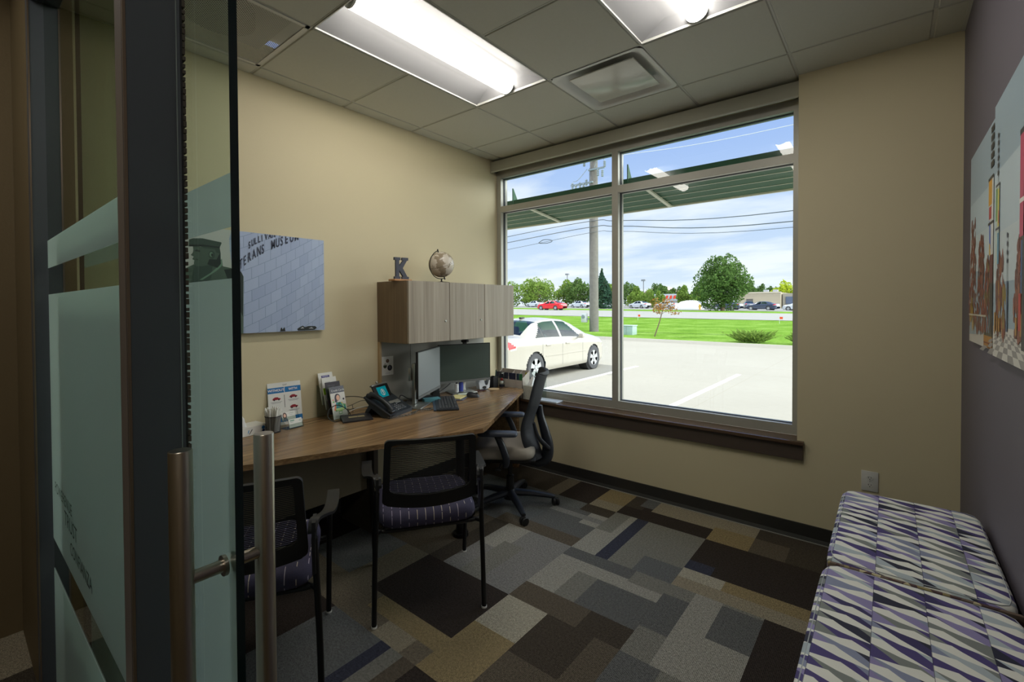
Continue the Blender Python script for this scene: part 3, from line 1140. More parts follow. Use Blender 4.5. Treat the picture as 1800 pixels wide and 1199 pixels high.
tag(terrain('lawn', M_GRASS, lambda x: yk(x) + .1, lambda x: 46.0, 14), 'bright green grass bank beyond the parking lot', 'grass', kind='stuff')
M_ROAD = mat((146, 144, 138), rough=.95, var=.05, vscale=.6, name='road')
struct(terrain('road', M_ROAD, lambda x: 45.0, lambda x: 63.0, 4, .03), 'pale concrete road across the grass')
tag(terrain('far_lawn', M_GRASS, lambda x: 62.5, lambda x: 75.0, 3, .02), 'strip of grass on the far side of the road', 'grass', kind='stuff')
struct(terrain('far_ground', mat((136, 134, 129), rough=.95, var=.05, vscale=.4), lambda x: 74.5, lambda x: 400.0, 12), 'far parking lots')

# building outside and sun canopy
mb = MB()
mb.box(-9, XW - .15, 3.40, YO, GZ, 4.2)
mb.box(XR + .15, 5, 3.40, YO, GZ, 4.2)
mb.box(XW - .15, XR + .15, YO - .005, YO + .02, GZ, ZS - .05)
mb.box(XW - .15, XR + .15, 3.42, YO + .02, 3.11, 4.2)
struct(mb.build('wall_outside', paint((176, 160, 134)), smooth=0), 'outside face of the building')
M_CANOPY = mat((66, 104, 80), rough=.6, spec=.2, name='green canopy metal')
M_CANTRIM = mat((216, 220, 200), rough=.5)
th = thing('sun_canopy', 'green metal sun canopy over the outside of the window', 'canopy', (-2.5, 3.66, 2.45))
O = th.location
mb = MB(O)
# sloping blades with narrow light joints between them
YA, ZA, YB, ZB = 3.68, 2.475, 4.36, 2.405
n = 5
for i in range(n):
    a, b = i / n, (i + 1) / n - .012
    ya, yb = YA + (YB - YA) * a, YA + (YB - YA) * b
    za, zb = ZA + (ZB - ZA) * a, ZA + (ZB - ZA) * b
    mb.prism([(ya, za), (yb, zb), (yb, zb + .018), (ya, za + .018)], (-8, 0, 0), (0, 1, 0), (0, 0, 1), (12, 0, 0), 0)
    mb.box(-8, 4, yb - .001, yb + .010, zb - .003, zb + .012, 1)
mb.build('panel', [M_CANOPY, M_CANTRIM], th, smooth=0)
MB(O).rbox(-8, 4, YB, YB + .03, ZB - .012, ZB + .035, r=.006).build('front_edge', M_CANTRIM, th)
MB(O).box(-8, 4, 3.64, YA, ZA, ZA + .05).build('wall_rail', M_CANOPY, th, smooth=0)
for x in (-6.4, -4.6, -2.93, -1.70, -.40, 1.3):
    mb = MB(O)
    mb.prism([(3.625, 2.44), (3.74, 2.45), (3.74, 2.475), (3.635, 2.64), (3.625, 2.64)], (x, 0, 0), (0, 1, 0), (0, 0, 1), (.008, 0, 0))
    mb.build('bracket', M_CANOPY, th, smooth=0)
    MB(O).prism([(3.70, ZA - .008), (YB - .02, ZB - .006), (YB - .02, ZB - .022), (3.70, ZA - .024)], (x + .09, 0, 0), (0, 1, 0), (0, 0, 1), (.03, 0, 0)).build('support_arm', M_CANTRIM, th, smooth=0)

# ------------------------------------------------------------------ cars
M_TYRE = mat((72, 72, 74), rough=.85)
M_RIM = mat((206, 208, 210), rough=.3, metal=.6)
M_CARGLASS = glass((150, 172, 166), 1.0, 'car glass')
M_TAIL = mat((206, 52, 58), rough=.2)
M_GAP = mat((84, 82, 78), rough=.7)


def car(name, label, rgb, loc, rz, group=None, fine=.028, detail=True):
    """four-door saloon; local x across, y towards the nose, ground at z=0"""
    th = thing(name, label, 'car', loc, rz, group)
    LEN, HW = 5.0, .92
    wy = (1.23, 4.0)
    body = mat(rgb, rough=.22, spec=.5, coat=.6, name='car paint')
    st = sorted(set([round(i * fine, 4) for i in range(int(LEN / fine) + 1)] + [LEN] + ([1.485, 1.497, 2.36, 2.372, 3.36, 3.372] if detail else [])))
    ztop = lambda s: interp(s, [0, .03, .1, .4, .8, 1.1, 1.45, 1.9, 2.4, 2.8, 3.2, 3.75, 4.2, 4.6, 4.85, 4.97, 5.0], [.62, .92, 1.05, 1.10, 1.11, 1.25, 1.40, 1.475, 1.49, 1.46, 1.33, 1.06, .99, .91, .80, .66, .50])
    zbel = lambda s: interp(s, [0, .1, .6, 1.5, 3, 3.7, 4.3, 4.7, 4.9, 5.0], [.60, .93, 1.0, .985, .93, .90, .85, .78, .70, .48])
    wb = lambda s: interp(s, [0, .08, .3, .8, 1.6, 3.4, 4.2, 4.6, 4.85, 5.0], [.62, .76, .85, .90, .92, .92, .90, .84, .72, .50])
    wr = lambda s: interp(s, [0, .3, .85, 1.3, 1.9, 2.8, 3.3, 3.75, 4.6, 5.0], [.45, .68, .70, .60, .565, .565, .64, .76, .66, .35])
    N1, N2, N3 = 6, 10, 16
    vs, info = [], []
    for s in st:
        zt_, zb_, b, r = ztop(s), zbel(s), wb(s), wr(s)
        zt_ = max(zt_, zb_ + .01)
        prof = []
        crown = .035
        for i in range(N1):
            q = i / N1
            prof.append((r * q, zt_ - crown * q * q, 0, q))
        for i in range(N2):
            q = i / N2
            bul = .02 * math.sin(PI * q)
            prof.append((r + (b - .045 - r) * q + bul, zt_ - crown + (zb_ - zt_ + crown) * q + .012 * math.sin(PI * q), 1, q))
        zlow = interp(s, [0, .25, 4.6, 5.0], [.30, .22, .22, .30])
        for i in range(N3 + 1):
            q = i / N3
            z = zb_ + (zlow - zb_) * q
            xx = b - .045 * (1 - min(q * 5, 1)) ** 2 - .012 * math.sin(PI * q * 1.0) - .05 * max(0, (q - .8) / .2) ** 2
            prof.append((xx, z, 2, q))
        prof.append((b * .5, zlow - .01, 3, 0))
        prof.append((0, zlow - .01, 3, 1))
        vs.append(prof)
    K = len(vs[0])
    G = {}

    def grp(nm):
        if nm not in G:
            G[nm] = MB()
        return G[nm]
    for sgn in (1, -1):
        P = []
        for i, s in enumerate(st):
            for (x, z, seg, q) in vs[i]:
                y = s
                for wc in wy:
                    d = math.hypot(y - wc, z - .33)
                    if seg == 2 and abs(d - .385) < fine * .62 and z < .85:
                        y, z = wc + (y - wc) * .385 / d, .33 + (z - .33) * .385 / d
                P.append((sgn * x, y, z))
        loc_ = {}
        for i in range(len(st) - 1):
            s = (st[i] + st[i + 1]) / 2
            for j in range(K - 1):
                x, z, seg, q = vs[i][j]
                zc = (z + vs[i][j + 1][1]) / 2
                if seg == 2 and any(math.hypot(s - wc, zc - .33) < .378 for wc in wy):
                    continue
                q2 = q + (.5 / N1 if seg == 0 else .5 / N2 if seg == 1 else .5 / N3)
                cabin = ztop(s) - zbel(s)
                kind, mi = 'body', 0
                if seg == 1 and 1.12 < s < 3.42 and cabin > .13:
                    lo = .13 if cabin > .3 else .3
                    if lo < q2 < .93 and not (2.32 < s < 2.42):
                        front = 3.42 - .62 * (1 - q2)
                        back = 1.22 + .52 * (1 - q2)
                        if back < s < front:
                            kind = 'side_window%d%d' % (sgn, s > 2.37)
                            mi = 1 if 1.60 < s < 1.63 else 0
                if seg == 0 and 2.92 < s < 3.68 and q2 < .93:
                    kind = 'windshield'
                if seg == 0 and .88 < s < 1.62 and q2 < .93:
                    kind = 'rear_window'
                if seg in (1, 2) and .84 < zc < 1.05 and s < .50 - .34 * max(0, (zc - .84) / .2) ** 2:
                    kind = 'tail_light%d' % sgn
                if seg == 2 and .80 < zc <= .84 and s < .52:
                    kind, mi = 'tail_light%d' % sgn, 1
                if seg == 2 and s > 4.62 and .05 < q2 < .3:
                    kind = 'headlight%d' % sgn
                if detail and seg == 2 and q2 < .86 and kind == 'body' and (1.485 < s < 1.497 or 2.36 < s < 2.372 or 3.36 < s < 3.372):
                    mi = 1
                g_ = grp(kind)
                mp = loc_.setdefault(kind, {})
                f = []
                for u in (i * K + j, (i + 1) * K + j, (i + 1) * K + j + 1, i * K + j + 1):
                    if u not in mp:
                        mp[u] = len(g_.v)
                        g_.v.append(Vector(P[u]))
                    f.append(mp[u])
                g_.f.append(f)
                g_.m.append(mi)
    for kname, g_ in G.items():
        nm = kname.rstrip('-10')
        mt = {'body': [body, M_GAP], 'side_window': [M_CARGLASS, M_GAP], 'windshield': [M_CARGLASS], 'rear_window': [M_CARGLASS], 'tail_light': [M_TAIL, M_RIM], 'headlight': [M_RIM]}[nm]
        g_.build(nm, mt, th, smooth=50, weld=True)
        # wells and underside
    mb = MB()
    mb.box(-.70, .70, .5, 4.7, .18, .34)
    for wc in wy:
        for sg in (-1, 1):
            mb.cyl((sg * .60, wc, .35), (sg * .86, wc, .35), .40, n=28, m=0)
            # open inner face: dark liner only
    mb.build('wheel_wells', M_BLACK, th)
    for wc in wy:
        for sg in (-1, 1):
            mb = MB()
            ax = (sg, 0, 0)
            mb.lathe([(.20, 0), (.315, .0), (.335, .03), (.335, .17), (.315, .205), (.225, .205), (.215, .19), (.20, .19)], (sg * .70, wc, .335), 36, axis=ax)
            ty = mb.build('tyre', M_TYRE, th, smooth=40)
            mb = MB()
            mb.lathe([(.225, .19), (.215, .205), (.205, .195), (.200, .14), (.05, .13), (.0, .13)], (sg * .70, wc, .335), 36, axis=ax, m=1)
            for k in range(5):
                a = 2 * PI * k / 5 + .3
                c_, s_ = math.cos(a), math.sin(a)
                A, B = Vector((0, c_, s_)), Vector((0, -s_, c_))
                mb.prism([(.03, -.05), (.13, -.045), (.207, -.075), (.207, .075), (.13, .045), (.03, .05)], Vector((sg * .86, wc, .335)), A, B, Vector((sg * .035, 0, 0)), m=0)
            mb.lathe([(.0, .20), (.05, .20), (.055, .17)], (sg * .70, wc, .335), 20, axis=ax, m=0)
            mb.build('rim', [M_RIM, mat((120, 122, 124), rough=.5)], ty, smooth=30)
    if detail:
        for sg in (-1, 1):
            mb = MB()
            mb.rbox(sg * 1.0 - .07, sg * 1.0 + .07, 3.10, 3.21, .93, 1.06, r=.03)
            mb.box(sg * .93 - .05, sg * .93 + .03, 3.12, 3.17, .93, .97)
            mb.build('mirror', body, th)
            for s_ in (1.62, 2.50):
                MB().rbox(sg * .915 - .02, sg * .915 + .02, s_, s_ + .2, .82, .86, r=.012).build('door_handle', body, th)
            MB().box(sg * .912 - .004, sg * .912 + .006, 1.0 + .62, 3.55, .565, .58).build('side_moulding', body, th, smooth=0)
        MB().cyl((-.3, .9, 1.1), (-.3, .82, 1.42), .004, n=6).build('aerial', M_BLACK, th)
        MB().rbox(-.03, .03, 1.75, 1.92, 1.46, 1.505, r=.01).build('roof_aerial', M_BLACK, th)
        mb = MB()
        for sx_ in (-.36, .36):
            mb = MB().rbox(sx_ - .24, sx_ + .24, 2.0, 2.12, .6, 1.08, r=.05)
            mb.rbox(sx_ - .12, sx_ + .12, 1.98, 2.06, 1.08, 1.25, r=.04)
            mb.build('seat', mat((110, 110, 108), rough=.9), th)
    return th


white_car = car('white_car', 'white four-door saloon car parked outside the left window pane', (178, 172, 160), (-7.37, 7.65, GZ), 0)
red_car = car('red_car', 'bright red car driving on the road beyond the white car', (206, 26, 34), (-39.3, 61.6, zt(-41, 61.6) + .03), rad(90), fine=.07, detail=False)
gy = car('parked_car', 'silver car parked in the far lot, left of the leaning sapling', (190, 194, 200), (-36.6, 88, zt(-36, 88)), rad(70), 'cars in the far lot', fine=.09, detail=False)
bl = car('parked_car', 'dark blue car in front of the tan building, right of the big tree', (58, 66, 86), (-20.6, 98, zt(-20, 98)), rad(20), 'cars in the far lot', fine=.09, detail=False)
for x, y, rz, src, lab in ((-61.5, 87, 80, gy, 'pale car parked among the left trees, behind the white car roof'), (-49.6, 87, 75, gy, 'pale car parked just left of the utility pole, beyond the road'),
                           (-41.5, 86, 80, gy, 'silver car parked right of the window mullion, beyond the road'), (-31.0, 88, 72, gy, 'grey car parked behind the leaning sapling'),
                           (-19.4, 86, 78, bl, 'dark car parked under the left half of the big tree'), (-13.9, 86, 78, bl, 'dark car parked under the right half of the big tree'),
                           (-8.4, 86, 85, gy, 'silver car parked at the right end of the tan building')):
    dup(src, (x, y, zt(x, y)), rad(rz), lab)

# ------------------------------------------------------------------ utility pole, wires, boxes
PX, PY = -14.2, 25.6
PZ = zt(PX, PY)
M_POLE = mat((112, 108, 102), rough=.9, var=.25, vscale=6, bump=.4, bscale=20)
M_INS = mat((120, 132, 136), rough=.4)
th = thing('utility_pole', 'grey wooden utility pole standing on the grass beside the middle window frame', 'utility pole', (PX, PY, PZ))
O = th.location
MB(O).cyl((PX, PY, PZ - .3), (PX, PY, 11.5), .285, .23, n=20).build('pole', M_POLE, th)
MB(O).cyl((PX - .27, PY - .06, PZ), (PX - .27, PY - .06, 10), .02, n=6).build('ground_conduit', M_INS, th)
for z, x0_, x1_ in ((9.0, -1.45, .1), (9.75, -.2, .9)):
    MB(O).box(PX + x0_, PX + x1_, PY - .36, PY - .26, z, z + .09).build('crossarm', M_INS, th, smooth=0)
for k, (dx_, z, hh) in enumerate(((-1.35, 8.75, .5), (-1.1, 8.55, .55), (-.8, 8.7, .5), (-.55, 8.6, .5), (-.35, 8.9, .4), (.45, 9.35, .45), (.75, 9.25, .45), (.9, 9.8, .4), (-.5, 10.1, .35), (.2, 10.3, .3))):
    mb = MB(O)
    prof = []
    for i in range(9):
        prof.append((.05 + .035 * (i % 2), hh * i / 9))
    mb.lathe([(0, 0)] + prof + [(0, hh)], (PX + dx_, PY - .31, z), 10)
    mb.build('insulator', M_INS, th, smooth=30)
MB(O).tube([(PX + .9, PY - .3, 10.1), (PX + .75, PY - .4, 10.7), (PX + .35, PY - .3, 10.2), (PX + .2, PY - .3, 9.9)], .02, 6, smooth=5).build('jumper_wire', M_INS, th)
MB(O).tube([(PX - .3, PY - .3, 9.9), (PX - .9, PY - .4, 9.3), (PX - 1.3, PY - .3, 9.3)], .018, 6, smooth=5).build('jumper_wire', M_INS, th)
M_WIRE = mat((70, 78, 84), rough=.6)
M_WIRE2 = mat((206, 210, 206), rough=.5)
for k, (zp, zl, zr, zend, mt, r, lab) in enumerate((
        (6.66, 6.35, 6.47, 5.90, M_WIRE, .022, 'dark overhead wire, topmost of the three below the canopy'),
        (6.30, 5.93, 6.14, 5.40, M_WIRE, .024, 'dark overhead wire, middle of the three below the canopy'),
        (5.96, 5.44, 5.83, 5.12, M_WIRE, .014, 'thin overhead wire, lowest of the three below the canopy'),
        (10.42, 10.5, 10.3, 9.93, M_WIRE2, .013, 'thin pale wire crossing the upper window panes from the pole top'),
        (11.1, 11.3, 10.95, 10.42, M_WIRE2, .012, 'thin pale wire highest in the upper right window pane'))):
    pts = [(PX - 26, PY - .2, zl - 1.3), (PX - 7.1, PY - .2, zl), (PX, PY - .3, zp), (PX + 2.0, PY - .2, zr), (PX + 10.6, PY - .2, zend), (PX + 34, PY - .2, zend + .7)]
    tag(MB((PX, PY, zp)).tube(pts, r, 6, smooth=8).build('overhead_wire', mt), lab, 'wire', 'overhead wires').location = (PX, PY, zp)
th = thing('street_light_arm', 'small lamp loop hanging on the lowest wire left of the pole', 'street light', (-17.6, PY - .2, 5.75))
O = th.location
MB(O).tube([(-18.3, PY - .2, 5.67), (-17.9, PY - .2, 5.86), (-17.35, PY - .2, 5.82), (-17.2, PY - .2, 5.7), (-17.6, PY - .2, 5.62), (-18.2, PY - .2, 5.66)], .022, 6, smooth=5).build('loop', M_WIRE, th)
th = thing('meter_box', 'grey electric meter box on the utility pole', 'electric box', (-14.75, 25.4, .70))
MB(th.location).rbox(-14.95, -14.6, 25.28, 25.52, .42, .98, r=.03).build('housing', mat((186, 190, 190), rough=.5), th)
MB(th.location).lathe([(.11, 0), (.11, .06), (.0, .07)], (-14.78, 25.28, .78), 20, axis=(0, -1, 0)).build('meter_dial', M_INS, th)
MB(th.location).box(-14.62, -14.46, 25.36, 25.44, .6, .68).build('mounting_arm', M_INS, th, smooth=0)
ux, uy = -11.3, 24.3
uz = zt(ux, uy)
th = thing('utility_box', 'pale green utility cabinet on the grass right of the middle window frame', 'electric box', (ux, uy, uz))
MB(th.location).rbox(ux - .36, ux + .36, uy - .3, uy + .3, uz - .1, uz + .48, r=.02).build('cabinet', mat((150, 172, 166), rough=.5), th)
MB(th.location).rbox(ux - .39, ux + .39, uy - .33, uy + .33, uz + .48, uz + .53, r=.015).build('lid', mat((168, 188, 182), rough=.5), th)
MB(th.location).box(ux - .005, ux + .005, uy - .305, uy - .30, uz + .02, uz + .46).build('door_seam', M_GAP, th, smooth=0)

# ------------------------------------------------------------------ trees
LEAF_A = leafmat((62, 92, 48), (112, 138, 76))
LEAF_B = leafmat((90, 122, 52), (146, 168, 82))
LEAF_C = leafmat((42, 72, 56), (78, 108, 84))
LEAF_D = leafmat((150, 170, 40), (196, 206, 70))
LEAF_R = leafmat((120, 126, 60), (190, 110, 70))
M_BARK = mat((112, 94, 76), rough=.95, var=.2, vscale=8, bump=.5, bscale=30)


def leaves(mb, c, rx, ry, rz, n, size, rng, clumps=14, shape='round'):
    cl = []
    for k in range(clumps):
        while True:
            v = Vector((rng.uniform(-1, 1), rng.uniform(-1, 1), rng.uniform(-1, 1)))
            if .25 < v.length < .85:
                break
        cl.append((v, rng.uniform(.28, .42)))
    for k in range(n):
        v, r = rng.choice(cl)
        d = Vector((rng.gauss(0, 1), rng.gauss(0, 1), rng.gauss(0, 1))).normalized() * r * rng.uniform(.75, 1.05)
        q = v + d
        if shape == 'round':
            tz = q.z
            wdt = 1.0 if tz < .1 else max(.35, 1 - (tz - .1) * .45)
        elif shape == 'cone':
            wdt = max(.03, (1 - (q.z + 1) / 2)) * 1.35
        else:
            wdt = 1
        p = Vector(c) + Vector((q.x * rx * wdt, q.y * ry * wdt, q.z * rz))
        a = Vector((rng.gauss(0, 1), rng.gauss(0, 1), rng.gauss(0, .7))).normalized()
        b = a.cross(Vector((rng.gauss(0, 1), rng.gauss(0, 1), rng.gauss(0, 1)))).normalized()
        s = size * rng.uniform(.6, 1.2)
        mb.add([p - a * s, p + b * s * .6, p + a * s, p - b * s * .6], [(0, 1, 2, 3)])


def tree(name, label, x, y, top, width, lm, n, size, group=None, shape='round', clear=.18, seed=1, cat='tree', clumps=16):
    rng = random.Random(seed)
    z = zt(x, y)
    th = thing(name, label, cat, (x, y, z), 0, group)
    O = th.location
    H = top - z
    z0 = z + H * clear * .5
    mb = MB(O)
    leaves(mb, (x, y, (z0 + top) / 2), width / 2 * 1.05, width / 2 * 1.05, (top - z0) / 2 * 1.0, n, size, rng, clumps, shape)
    mb.build('crown', lm, th, smooth=0, weld=False)
    mb = MB(O)
    mb.cyl((x, y, z - .3), (x, y, z + H * .75), width * .035 + .05, width * .012 + .02, n=10)
    for k in range(5):
        a = rng.uniform(0, 2 * PI)
        hz = z + H * rng.uniform(.25, .55)
        mb.cyl((x, y, hz), (x + math.cos(a) * width * .28, y + math.sin(a) * width * .28, hz + H * .2), width * .014 + .02, .01, n=6)
    mb.build('trunk', M_BARK, th)
    return th


tree('maple_tree', 'large round dark green tree standing alone beyond the road', -19.6, 75, 9.4, 7.9, LEAF_A, 12000, .20, clear=.06, seed=5, clumps=44)
tree('spruce_tree', 'dark blue-green conifer just right of the utility pole', -42.7, 80, 8.3, 4.8, LEAF_C, 4200, .26, shape='cone', clear=.02, seed=8, clumps=30)
specs = [(-78.0, 95, 8.5, 8.5, 1), (-73.5, 100, 8.0, 8.1, 0), (-66.5, 92, 8.9, 8.7, 1), (-62.8, 99, 8.0, 7.4, 1), (-58.0, 97, 7.6, 7.6, 0), (-53.8, 100, 7.7, 6.2, 0), (-49.7, 97, 6.4, 5.1, 1),
         (-60.8, 132, 9.0, 7.1, 0), (-48.9, 110, 6.2, 3.6, 1), (-46.8, 112, 5.9, 3.1, 1), (-55.6, 140, 8.6, 5.2, 0), (-50.0, 130, 6.9, 5.2, 0), (-47.4, 135, 7.2, 5.6, 0), (-38.9, 115, 6.3, 3.6, 1), (-35.9, 115, 5.8, 3.6, 1),
         (-42.1, 140, 6.8, 6.3, 0), (-29.6, 140, 7.2, 5.4, 0), (-27.1, 145, 7.0, 5.8, 0), (-22.4, 132, 6.2, 6.1, 0), (-19.2, 128, 7.4, 6.0, 3), (-16.3, 134, 5.6, 6.0, 1),
         (-43.3, 95, 4.2, 2.7, 1), (-41.2, 95, 4.3, 2.4, 1), (-38.9, 95, 4.0, 1.9, 1), (-37.2, 95, 4.5, 2.2, 1)]
labs = ['broad bright green tree at the far left of the view through the window', 'darker tree second from the left beyond the white car', 'tall bright tree behind the red car, left side', 'bright leafy tree behind the roof of the red car',
        'mid green tree left of the thin lamp post', 'mid green tree right of the thin lamp post', 'small bright tree touching the utility pole from the left',
        'round tree top rising behind the lamp post in the right pane', 'small narrow tree right of the mullion, back row', 'second small narrow tree right of the mullion, back row', 'distant round tree left of the sapling',
        'distant low tree behind the sapling', 'distant tree right of the sapling', 'small green tree left of the big tree, nearer the sapling', 'small green tree touching the big tree from the left',
        'distant tree row behind the shop sign', 'distant tree just right of the big tree', 'distant tree over the left end of the tan building', 'distant tree over the middle of the tan building', 'yellow-green tree over the right of the tan building', 'green tree at the right edge of the window view',
        'young round tree nearest the mullion in the right pane', 'young round tree second from the mullion', 'young narrow tree third from the mullion', 'young narrow tree fourth from the mullion']
for k, ((x, y, top, wd, tone), lab) in enumerate(zip(specs, labs)):
    if 109 < y < 120:
        x, top, wd, y = x * 104 / y, (top - 1.465) * 104 / y + 1.465, wd * 104 / y, 104
    tree('leafy_tree', lab, x, y, top, wd, (LEAF_A, LEAF_B, LEAF_C, LEAF_D)[tone], 3000 if wd > 3 else 1500, .27 if wd > 3 else .17, 'trees beyond the road', seed=20 + k, clear=.06, clumps=30)
# leaning sapling
x, y = -9.6, 23.7
z = zt(x, y)
th = thing('sapling', 'thin leaning sapling with sparse reddish leaves on the grass', 'tree', (x, y, z))
mb = MB(th.location).tube([(x, y, z - .1), (x + .28, y, z + .7), (x + .50, y, z + 1.5), (x + .62, y, z + 2.1)], [.035, .03, .02, .01], 8, smooth=5)
for dx_, dz_, ex, ez in ((.45, 1.2, 1.1, 1.7), (.4, 1.1, -.1, 1.6), (.52, 1.5, 1.0, 2.1), (.5, 1.4, .1, 2.0)):
    mb.tube([(x + dx_, y, z + dz_), (x + ex, y + .1, z + ez)], [.012, .005], 6)
mb.build('trunk', M_BARK, th)
rng = random.Random(4)
mb = MB(th.location)
leaves(mb, (x + .55, y, z + 1.65), .75, .6, .62, 520, .05, rng, 12)
mb.build('foliage', LEAF_R, th, smooth=0, weld=False)
for x, y, wd, lab in ((-4.7, 22.5, 1.75, 'low spreading green juniper bush at the kerb in the right pane'), (-2.55, 22.4, 1.3, 'juniper bush cut by the right edge of the window')):
    z = zt(x, y)
    th = thing('juniper_bush', lab, 'bush', (x, y, z), 0, 'juniper bushes by the kerb')
    rng = random.Random(int(wd * 10))
    mb = MB(th.location)
    for k in range(240):
        a = rng.uniform(0, 2 * PI)
        el = rng.uniform(.05, .9)
        L = wd / 2 * rng.uniform(.5, 1.0)
        p0 = Vector((x + rng.uniform(-.25, .25) * wd, y + rng.uniform(-.2, .2), z))
        p1 = p0 + Vector((math.cos(a) * L * math.cos(el), math.sin(a) * L * math.cos(el) * .6, .08 + .55 * L * math.sin(el) + .1))
        for q in range(7):
            c0 = p0.lerp(p1, .25 + .75 * q / 6)
            d = (p1 - p0).normalized()
            sd_ = d.cross(Vector((rng.gauss(0, 1), rng.gauss(0, 1), rng.gauss(0, 1)))).normalized() * .035
            mb.add([c0 - sd_, c0 + d * .13, c0 + sd_, c0 - d * .03], [(0, 1, 2, 3)])
    mb.build('foliage', LEAF_B, th, smooth=0, weld=False)
    MB(th.location).cyl((x, y, z - .1), (x + .1, y, z + .2), .03, .02, n=8).build('stem', M_BARK, th)

# ------------------------------------------------------------------ far buildings, lamp posts, small marks
M_TAN = mat((176, 164, 142), rough=.9)
M_BGREY = mat((168, 170, 176), rough=.9)
th = thing('tan_building', 'long low tan building at the right beyond the far lot', 'building', (-17, 112, zt(-17, 112)))
z = zt(-18, 112)
mb = MB(th.location).box(-25.5, -17.4, 110, 124, z - .5, z + 3.3)
mb.build('wall', M_TAN, th, smooth=0)
MB(th.location).box(-17.2, -9, 111, 124, z - .5, z + 3.1).build('side_wing', mat((150, 144, 132), rough=.9), th, smooth=0)
MB(th.location).box(-25.6, -17.3, 109.9, 110.1, z + 3.2, z + 3.45).build('parapet', mat((196, 186, 166), rough=.9), th, smooth=0)
MB(th.location).box(-23.9, -22.6, 109.9, 110.05, z, z + 2.0).build('door', mat((96, 92, 86), rough=.8), th, smooth=0)
MB(th.location).box(-16.6, -12, 110.85, 111, z + .9, z + 2.4).build('window', mat((90, 100, 120), rough=.3), th, smooth=0)
for x in (-21.0, -19.2):
    MB(th.location).box(x, x + .9, 112, 113, z + 3.3, z + 3.95).build('roof_unit', M_BGREY, th, smooth=0)
th = thing('shop_building', 'long low shop with a pale front and red sign behind the sapling', 'building', (-42, 112, zt(-42, 112)))
z = zt(-42, 112)
MB(th.location).box(-52, -31.5, 113, 126, z - .5, z + 2.6).build('wall', mat((204, 200, 192), rough=.9), th, smooth=0)
MB(th.location).box(-45.5, -37.5, 112.6, 113, z + 1.5, z + 3.2).build('fascia', mat((186, 192, 200), rough=.8), th, smooth=0)
mb = MB(th.location)
for k in range(5):
    mb.prism([(0, 0), (.55, 0), (.75, .8), (.2, .8)], (-43.6 + k * .95, 112.5, z + 2.0), (1, 0, 0), (0, 0, 1), (0, .05, 0))
mb.build('sign', mat((222, 74, 50), rough=.6), th, smooth=0)
th = thing('house', 'house with a pale roof between the trees left of the mullion', 'building', (-60, 152, zt(-60, 152)))
z = zt(-60, 152)
MB(th.location).box(-67, -53, 152, 162, z - .5, z + 3.4).build('wall', mat((208, 204, 198), rough=.9), th, smooth=0)
MB(th.location).prism([(-68, 0), (-52, 0), (-60, 3.2)], (0, 151.5, z + 3.4), (1, 0, 0), (0, 0, 1), (0, 11, 0)).build('roof', mat((176, 160, 150), rough=.9), th, smooth=0)
th = thing('gravel_heap', 'rounded white covered heap beside the big tree', 'covered heap', (-27.9, 86, zt(-27.9, 86)))
z = zt(-27.9, 86)
rng = random.Random(2)
mb = MB(th.location)
n, k = 28, 9
vs = []
for i in range(k + 1):
    for j in range(n):
        a = 2 * PI * j / n
        r = math.cos(i / k * PI / 2)
        vs.append((-28 + 2.9 * r ** .7 * math.cos(a), 86 + 1.8 * r ** .7 * math.sin(a), z - .1 + 1.65 * math.sin(i / k * PI / 2) * (1 + .06 * rng.uniform(-1, 1)) * (1 if math.cos(a) > -.9 else .9)))
mb.add(vs, [(i * n + j, i * n + (j + 1) % n, (i + 1) * n + (j + 1) % n, (i + 1) * n + j) for i in range(k) for j in range(n)])
mb.build('cover', mat((232, 232, 236), rough=.8), th, smooth=60)
MB(th.location).rbox(-26.6, -24.6, 85.2, 86.8, z, z + 1.5, r=.25).build('trailer_end', mat((226, 226, 230), rough=.6), th)
for x, y, h, lab in ((-69.4, 110, 10.3, 'thin parking lot lamp post above the trees in the left pane'), (-47.2, 110, 7.8, 'thin parking lot lamp post in the right pane')):
    z = zt(x, y)
    th = thing('lamp_post', lab, 'lamp post', (x, y, z))
    MB(th.location).cyl((x, y, z - .3), (x, y, h - .3), .13, .10, n=8).build('pole', mat((110, 112, 116), rough=.6), th)
    MB(th.location).box(x - .5, x + .5, y - .3, y + .3, h - .3, h + .1).build('lamp_head', mat((130, 134, 140), rough=.6), th, smooth=0)
for x, y, lab in ((-17.7, 40, 'small orange flag in the grass, left of the sapling'), (-6.4, 40, 'small orange flag in the grass near the right edge of the window')):
    z = zt(x, y)
    th = thing('marker_flag', lab, 'flag', (x, y, z), 0, 'marker flags in the grass')
    MB(th.location).cyl((x, y, z - .05), (x, y, z + .5), .012, n=6).build('wire_stem', M_WIRE2, th)
    MB(th.location).box(x, x + .22, y, y + .01, z + .34, z + .52).build('flag_cloth', mat((226, 84, 50), rough=.7), th, smooth=0)
x, y = -27, 84
z = zt(x, y)
th = thing('hydrant', 'small yellow hydrant left of the big tree', 'fire hydrant', (-25.1, 82, zt(-25, 82)))
z = th.location.z
mb = MB(th.location).lathe([(.2, 0), (.2, .08), (.14, .1), (.14, .7), (.2, .72), (.17, .85), (.05, .95), (0, .96)], (-25.1, 82, z), 14)
mb.cyl((-25.4, 82, z + .5), (-24.8, 82, z + .5), .07, n=10)
mb.build('body', mat((226, 180, 40), rough=.5), th)

# =================================================================== FURNITURE
DZ = .714
